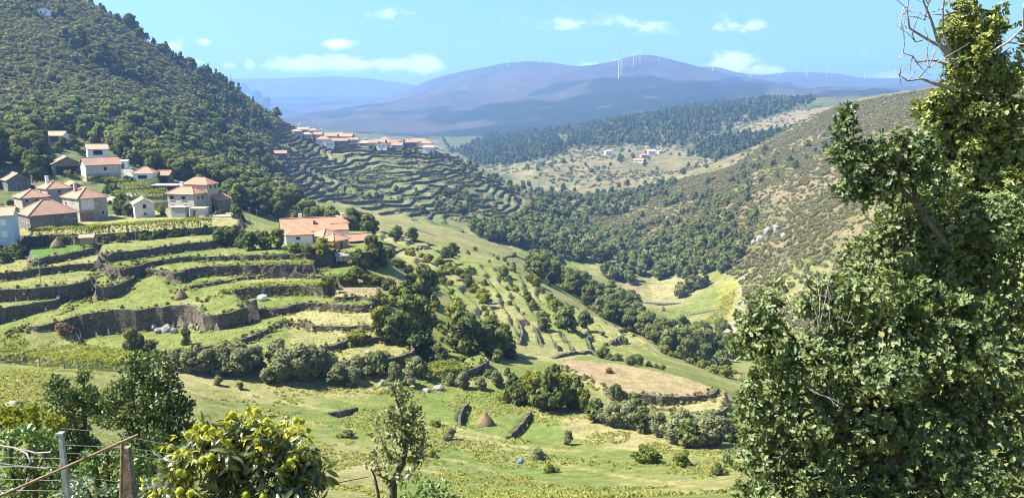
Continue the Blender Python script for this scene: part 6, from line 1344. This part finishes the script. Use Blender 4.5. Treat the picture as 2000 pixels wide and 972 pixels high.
upl = [(1660, 300, 34), (1650, 250, 24), (1655, 215, 15), (1690, 330, 40), (1730, 290, 38), (1770, 300, 40), (1740, 350, 44), (1800, 330, 44), (1650, 370, 20), (1690, 380, 26), (1800, 280, 34), (1632, 300, 16)]
lo = px_lobes(upl, 13.2); p_, o_2 = lobe_points(lo, 700, orng, .2)
link('upper_branch', rosettes('upper_branch', p_ - ob, o_2, 6, .11, 'oak', M['oak_near'], orng, tint=orng.random(len(p_))), oak)
tb = [(np.array([P(u, v, 13.2) for u, v in pts]) - ob, np.linspace(.05, .012, len(pts)), 6) for pts in ([(1850, 480), (1790, 400), (1740, 350), (1690, 340), (1660, 300), (1652, 240), (1655, 195)], [(1740, 350), (1690, 378), (1640, 385), (1618, 385)], [(1790, 400), (1780, 330), (1770, 280)], [(1690, 340), (1640, 310), (1628, 300)])]
link('limb', tubes_mesh('limb', tb, M['bark']), oak)
tw = []
for (u0, v0, u1, v1) in [(1600, 640, 1560, 500), (1600, 640, 1608, 480), (1600, 640, 1640, 470), (1590, 660, 1530, 560), (1580, 760, 1650, 790), (1620, 640, 1612, 520), (1640, 620, 1670, 640), (1510, 560, 1528, 500), (1545, 600, 1520, 520)]:
    a, b = P(u0, v0, 12.3), P(u1, v1, 12.2); w = wander(a, b, 7, .012, orng) - ob; tw.append((w, np.linspace(.009, .003, 7), 4))
    for _ in range(3): i = orng.integers(2, 6); tw.append((wander(w[i], w[i] + orng.normal(size=3) * .16, 4, .006, orng), np.linspace(.005, .002, 4), 3))
link('dead_twig', tubes_mesh('dead_twig', tw, M['deadwood']), oak)['kind'] = 'stuff'
IVL = [(1880, 25, 46), (1905, 95, 58), (1880, 150, 52), (1865, 200, 48), (1915, 190, 60), (1945, 250, 60), (1890, 265, 66), (1960, 310, 70), (1900, 340, 70), (1850, 250, 40), (1850, 300, 44), (1840, 360, 46), (1985, 390, 60), (1870, 70, 40), (1920, 55, 40), (1930, 120, 36), (1880, 385, 60)]
IVL = [(u, v, r * 1.22) for u, v, r in IVL] + [(1960, 170, 40), (1985, 240, 60), (1995, 330, 60), (1825, 215, 28), (1828, 330, 34)]
ivy, ib, irng = big_plant('ivy_clad_tree', 'tall dead tree wrapped in bright yellow-green ivy behind the large oak', 'tree', IVL, 16.5, (1900, 972), 5600, 6, .115, 'ovate', 'ivy', 21, .2, shell=.35)
tb = []
for pts, r0 in [([(1860, 175), (1821, 165), (1788, 155), (1755, 160), (1732, 148)], .04), ([(1791, 156), (1788, 135)], .02), ([(1850, 125), (1815, 118), (1780, 123), (1768, 112), (1745, 107), (1732, 118)], .028), ([(1870, 130), (1831, 92), (1801, 79), (1762, 59), (1752, 26), (1755, -20)], .04), ([(1870, 130), (1824, 79), (1805, 40), (1785, 10), (1770, -20)], .04), ([(1860, 110), (1834, 66), (1824, 20), (1821, -20)], .03), ([(1900, 130), (1933, 102), (1960, 82), (1979, 59), (1973, 26), (1979, -20)], .035), ([(1762, 59), (1748, 40), (1742, 20)], .015), ([(1805, 40), (1800, 12), (1808, -15)], .018), ([(1960, 82), (1990, 90), (2010, 70)], .018), ([(1801, 79), (1780, 84), (1765, 70), (1768, 40)], .016)]:
    q = np.array([P(u, v, 16.2) for u, v in pts]) - ib; q[:, 1] += np.linspace(0, -.5, len(q)); tb.append((q, np.linspace(r0, .007, len(q)), 6))
    for _ in range(6): i = irng.integers(1, len(q)); d = irng.normal(size=3) * .28 + [0, 0, .18]; tb.append((wander(q[i], q[i] + d, 5, .02, irng), np.linspace(.010, .003, 5), 4))
link('dead_branch', tubes_mesh('dead_branch', tb, M['deadwood']), ivy)
RT, rb_, rr_ = big_plant('oak_tree', 'dark oak half hidden beside the ivy-wrapped tree', 'tree', [(2000, 180, 50), (2010, 110, 34), (1998, 300, 60), (2040, 250, 80), (2005, 70, 22), (2000, 420, 70)], 19, (2010, 972), 900, 6, .11, 'oak', 'oak_near', 31, .15)
# dense evergreen bushes down the slope
def bush_near(name, label, lobes, Y, root, n, size, mat, seed, dep=.85):
    rng = np.random.default_rng(seed); lo = px_lobes(lobes, Y, dep); rx, ry = P(root[0], root[1], Y)[:2]; base = np.array([rx, ry, ht(rx, ry)]); e = empty(name, tuple(base)); tag(e, label, 'bush')
    p, o = lobe_points(sublobes(lo, rng), n, rng, .5); nn = o + rng.normal(size=o.shape) * .7 + [0, 0, .3]; nn /= np.linalg.norm(nn, axis=1)[:, None]
    ax = rng.normal(size=o.shape) + o * .6 + [0, 0, .5]
    link('crown', leaves_mesh('crown', p - base, ax, nn, size * rng.uniform(.6, 1.25, len(p)), 'ovate', M[mat], None, rng), e)
    tb = []
    for l in lo: c = np.array(l[:3]) - base; tb.append((wander((0, 0, -.3), c, 7, .04, rng), np.linspace(.07, .02, 7), 6))
    link('stem', tubes_mesh('stem', tb, M['bark']), e); return e
bush_near('evergreen_bush', 'tall dense dark evergreen bush, the larger of two down the slope', [(285, 780, 75), (300, 735, 48), (255, 745, 36), (330, 765, 45), (350, 825, 46), (240, 810, 50), (300, 850, 80), (360, 790, 26), (270, 880, 80), (340, 890, 60), (265, 705, 20), (310, 700, 22), (335, 720, 18), (240, 770, 32), (300, 930, 90)], 24, (300, 960), 13000, .13, 'laurel', 41)
bush_near('evergreen_bush', 'dark evergreen bush with ragged top, smaller of two down the slope', [(145, 800, 50), (112, 795, 34), (172, 770, 30), (150, 850, 46), (118, 745, 20), (165, 735, 18), (120, 880, 50), (185, 800, 32), (165, 890, 50), (105, 760, 20)], 25, (150, 960), 6500, .13, 'laurel', 42)
# sweet chestnut with burrs
CHL = [(485, 890, 85), (415, 905, 70), (555, 895, 70), (500, 845, 52), (345, 950, 46), (600, 915, 42), (440, 955, 90), (560, 965, 80), (390, 860, 34), (450, 830, 30), (560, 845, 40), (610, 880, 30), (330, 890, 24), (350, 905, 24), (510, 950, 80)]
ch, cb, crng = big_plant('chestnut_tree', 'young sweet chestnut with long drooping leaves and yellow burrs', 'tree', CHL, 9.6, (480, 1010), 400, 7, .20, 'lance', 'chestnut', 51, .05, droop=.55, shell=.3, limbs=12)
BUR = [(484, 798), (500, 801), (452, 809), (383, 833), (366, 848), (400, 834), (392, 829), (333, 872), (342, 893), (350, 921), (361, 923), (367, 886), (395, 896), (411, 891), (302, 937), (583, 875), (578, 891), (567, 900), (505, 803), (415, 838), (470, 812), (520, 822), (560, 815), (577, 820), (590, 822), (445, 862), (500, 860), (350, 958), (300, 965), (372, 962), (480, 965), (515, 968), (602, 840), (540, 833), (430, 845), (487, 830)]
bp = []
for i in range(40):
    d = crng.normal(size=(90, 3)); d /= np.linalg.norm(d, axis=1)[:, None]
    if i < 3:
        b = MB()
        bm = bmesh.new(); bmesh.ops.create_icosphere(bm, subdivisions=2, radius=.034); b.add([tuple(v.co) for v in bm.verts], [tuple(v.index for v in f.verts) for f in bm.faces]); bm.free()
        for q in d:
            t = np.cross(q, [.3, .5, .8]); t /= np.linalg.norm(t); b.add([q * .032 + t * .004, q * .032 - t * .004, q * .052], [(0, 1, 2)])
        bp.append(b.mesh('burr', M['burr']))
for i, (u, v) in enumerate(BUR):
    q = np.array(P(u, v, 9.6 - .35 - .25 * crng.random())); o = link('burr', bp[i % 3], ch); o.location = tuple(q - cb); s = crng.uniform(.85, 1.25); o.scale = (s, s, s); o.rotation_euler = (crng.uniform(0, 6), 0, crng.uniform(0, 6))
yp = np.array([P(u + crng.normal() * 9, v + 8 + crng.normal() * 8, 9.3) for u, v in BUR for _ in range(3)]) - cb; oo = crng.normal(size=yp.shape) * .4 + [0, -.4, .5]; oo /= np.linalg.norm(oo, axis=1)[:, None]
link('yellow_leaf_tuft', rosettes('yellow_leaf_tuft', yp, oo, 3, .10, 'lance', M['yellowleaf'], crng, droop=.6, spread=.7), ch)['kind'] = 'stuff'
# bare-stemmed sapling
SP = [(765, 1010), (768, 940), (785, 905), (795, 870), (790, 830), (778, 790), (768, 760), (764, 750)]
sap = empty('sapling', P(765, 1010, 11)); tag(sap, 'thin half-bare sapling with pale leaves rising before the meadow', 'tree'); sb = np.array(P(765, 1010, 11)); srng = np.random.default_rng(61)
q = np.array([P(u, v, 11) for u, v in SP]) - sb; q = np.vstack([[q[0, 0], q[0, 1], ht(sb[0], sb[1]) - sb[2]], q[1:]]); tb = [(q, np.array([.07, .06, .05, .035, .025, .018, .010, .006]), 8)]
tips = []
for (a, pts) in [(2, [(805, 890), (825, 870), (828, 850)]), (2, [(760, 890), (745, 860), (738, 835)]), (3, [(815, 840), (822, 820)]), (3, [(770, 855), (752, 830), (748, 810)]), (4, [(805, 810), (808, 790)]), (4, [(772, 820), (760, 800)]), (1, [(745, 930), (735, 900), (732, 880)]), (1, [(800, 930), (815, 910), (822, 890)]), (5, [(790, 775), (792, 765)]), (3, [(790, 850), (800, 830)])]:
    w = np.vstack([[q[a]], np.array([P(u, v, 11 + srng.uniform(-.3, .3)) for u, v in pts]) - sb]); tb.append((w, np.linspace(.018, .005, len(w)), 5)); tips.append(w)
tb.append((np.array([P(u, v, 10.8) for u, v in [(745, 1010), (738, 960), (732, 930), (725, 915)]]) - sb, np.array([.03, .025, .018, .01]), 6))
link('trunk', tubes_mesh('trunk', tb, M['bark']), sap)
lp = []
for w in tips + [q[3:]]:
    for _ in range(62): i = srng.integers(0, len(w) - 1); f = srng.random(); lp.append(w[i] * (1 - f) + w[i + 1] * f + srng.normal(size=3) * .07)
lp = np.array(lp); oo = srng.normal(size=lp.shape); oo /= np.linalg.norm(oo, axis=1)[:, None]
link('crown', rosettes('crown', lp, oo, 3, .07, 'ovate', M['sapling'], srng, tint=srng.random(len(lp))), sap)
bush_near('leafy_bush', 'low yellow-green bush at the foot of the thin sapling', [(830, 960, 30), (860, 970, 30), (895, 985, 30), (800, 985, 30), (840, 990, 40)], 11.5, (850, 1010), 900, .07, 'bramble', 62)
# brambles and vines by the fence
for i, (lb, lobes, Y, n, size, mat) in enumerate([('bright green bramble tangle beside the grey fence post', [(20, 860, 34), (60, 850, 28), (95, 875, 30), (40, 905, 50), (100, 930, 40), (20, 960, 60)], 12, 1700, .085, 'bramble'), ('fresh green bramble leaves behind the wooden post', [(210, 880, 30), (250, 890, 34), (190, 920, 40), (285, 915, 30), (235, 950, 40), (175, 890, 22)], 11.5, 1500, .075, 'bramble'),
                                                 ('grey-leaved bramble at the foot of the wooden post', [(170, 955, 36), (210, 975, 40), (290, 965, 34), (320, 940, 22), (310, 985, 40), (140, 985, 40)], 10, 1300, .06, 'bramble_grey'), ('dark undergrowth below the fence wires', [(60, 960, 60), (120, 975, 50), (250, 985, 60), (10, 920, 40)], 13, 1600, .09, 'laurel'), ('yellowing vine leaves above the fence wires', [(30, 825, 30), (70, 815, 26), (110, 830, 24), (0, 815, 30), (60, 840, 30)], 15, 1200, .10, 'vine')]):
    bush_near('bramble', lb, lobes, Y, (lobes[0][0], 1000), n, size, mat, 70 + i)
def rod(name, label, pts, r, mat, cat, Y=None, seg=6, group=None):
    q = np.array([P(u, v, y) for u, v, y in pts]); b = q[0].copy(); o = link(name, tubes_mesh(name, [(q - b, np.full(len(q), r), seg)], M[mat]), None, tuple(b)); tag(o, label, cat, group, 'thing'); return o
def box_post(name, label, u, v, Y, w, mat, cat):
    q = P(u, v, Y); g = ht(q[0], q[1]); rng = np.random.default_rng(int(u)); e = empty(name, (q[0], q[1], g)); tag(e, label, cat); h = q[2] - g; b = MB(); n = 9
    for i in range(n):
        z = -.4 + (h + .4) * i / (n - 1); s = w / 2 * rng.uniform(.9, 1.08) * (1 if i < n - 1 else .75)
        b.v += [(-s, -s, z), (s, -s, z), (s * rng.uniform(.9, 1.1), s, z), (-s, s, z)]
        if i: o = (i - 1) * 4; b.f += [(o + k, o + (k + 1) % 4, o + 4 + (k + 1) % 4, o + 4 + k) for k in range(4)]
    b.f.append(tuple((n - 1) * 4 + k for k in range(4))); b.build('shaft', M[mat], e)
    if mat == 'zinc': o = link('cap', boxmesh('cap', w * 1.15, w * 1.15, .02, 'zinc'), e); o.location = (0, 0, h)
    return e
box_post('fence_post', 'grey metal fence post with capped top', 119, 848, 6.5, .045, 'zinc', 'post')
box_post('wooden_post', 'weathered wooden post holding the fence wires', 247, 872, 6.9, .085, 'oldwood', 'post')
rod('iron_stake', 'rusty iron stake strapped to the wooden post', [(239, 858, 6.75), (236, 1000, 6.75)], .016, 'iron', 'stake')
rod('iron_rail', 'long rusty iron rail sloping across the two posts', [(-10, 972, 6.1), (120, 915, 6.4), (270, 848, 6.75)], .013, 'iron', 'rail')
for pts in ([(-20, 893, 6.4), (119, 894, 6.5)], [(-20, 909, 6.4), (119, 913, 6.5)], [(119, 868, 6.5), (247, 874, 6.9), (385, 892, 7.6)], [(119, 884, 6.5), (247, 889, 6.9)], [(247, 852, 6.9), (330, 868, 7.4), (390, 880, 7.8)], [(247, 885, 6.9), (340, 902, 7.4)], [(119, 926, 6.5), (247, 942, 6.9), (330, 950, 7.4)], [(-20, 934, 6.4), (119, 938, 6.5)], [(-20, 956, 6.4), (119, 958, 6.5)], [(119, 836, 6.9), (247, 846, 7.1)]): rod('fence_wire', 'thin fence wire strung between the posts', pts, .0028, 'wire', 'wire', seg=4, group='wires of the fence')
rod('black_cable', 'black cable sagging over the meadow beside the chestnut', [(560, 962, 9.5), (640, 946, 9.6), (720, 930, 9.8)], .006, 'dark', 'cable')
for i, pts in enumerate([[(-10, 868, 7.4), (30, 874, 7.4), (52, 884, 7.3), (60, 902, 7.2), (46, 918, 7.2)], [(30, 965, 6.6), (48, 950, 6.7), (56, 930, 6.7)], [(-5, 905, 7.0), (40, 910, 7.1), (90, 915, 7.2)], [(40, 876, 7.4), (70, 884, 7.4), (100, 882, 7.3)]]): rod('dry_branch', 'bare grey dry branch caught in the fence wires', pts, .009, 'deadwood', 'branch', group='dry branches in the fence')

# ------------------------------------------------------------------ haze
def haze():
    m, nt, N, L = new_mat('haze_air'); o = N.new('ShaderNodeOutputMaterial'); v = N.new('ShaderNodeVolumePrincipled')
    v.inputs['Color'].default_value = (.30, .54, 1.0, 1); v.inputs['Density'].default_value = HAZE_D; v.inputs['Anisotropy'].default_value = .15
    L.new(v.outputs[0], o.inputs['Volume'])
    h = link('haze', MB().box(-9400, 9400, -90, 12700, -420, 720).mesh('haze', m)); h['kind'] = 'stuff'; h['label'] = 'pale blue haze lying over the whole valley'; h['category'] = 'haze'
HAZE_D = 1.6e-4
haze()
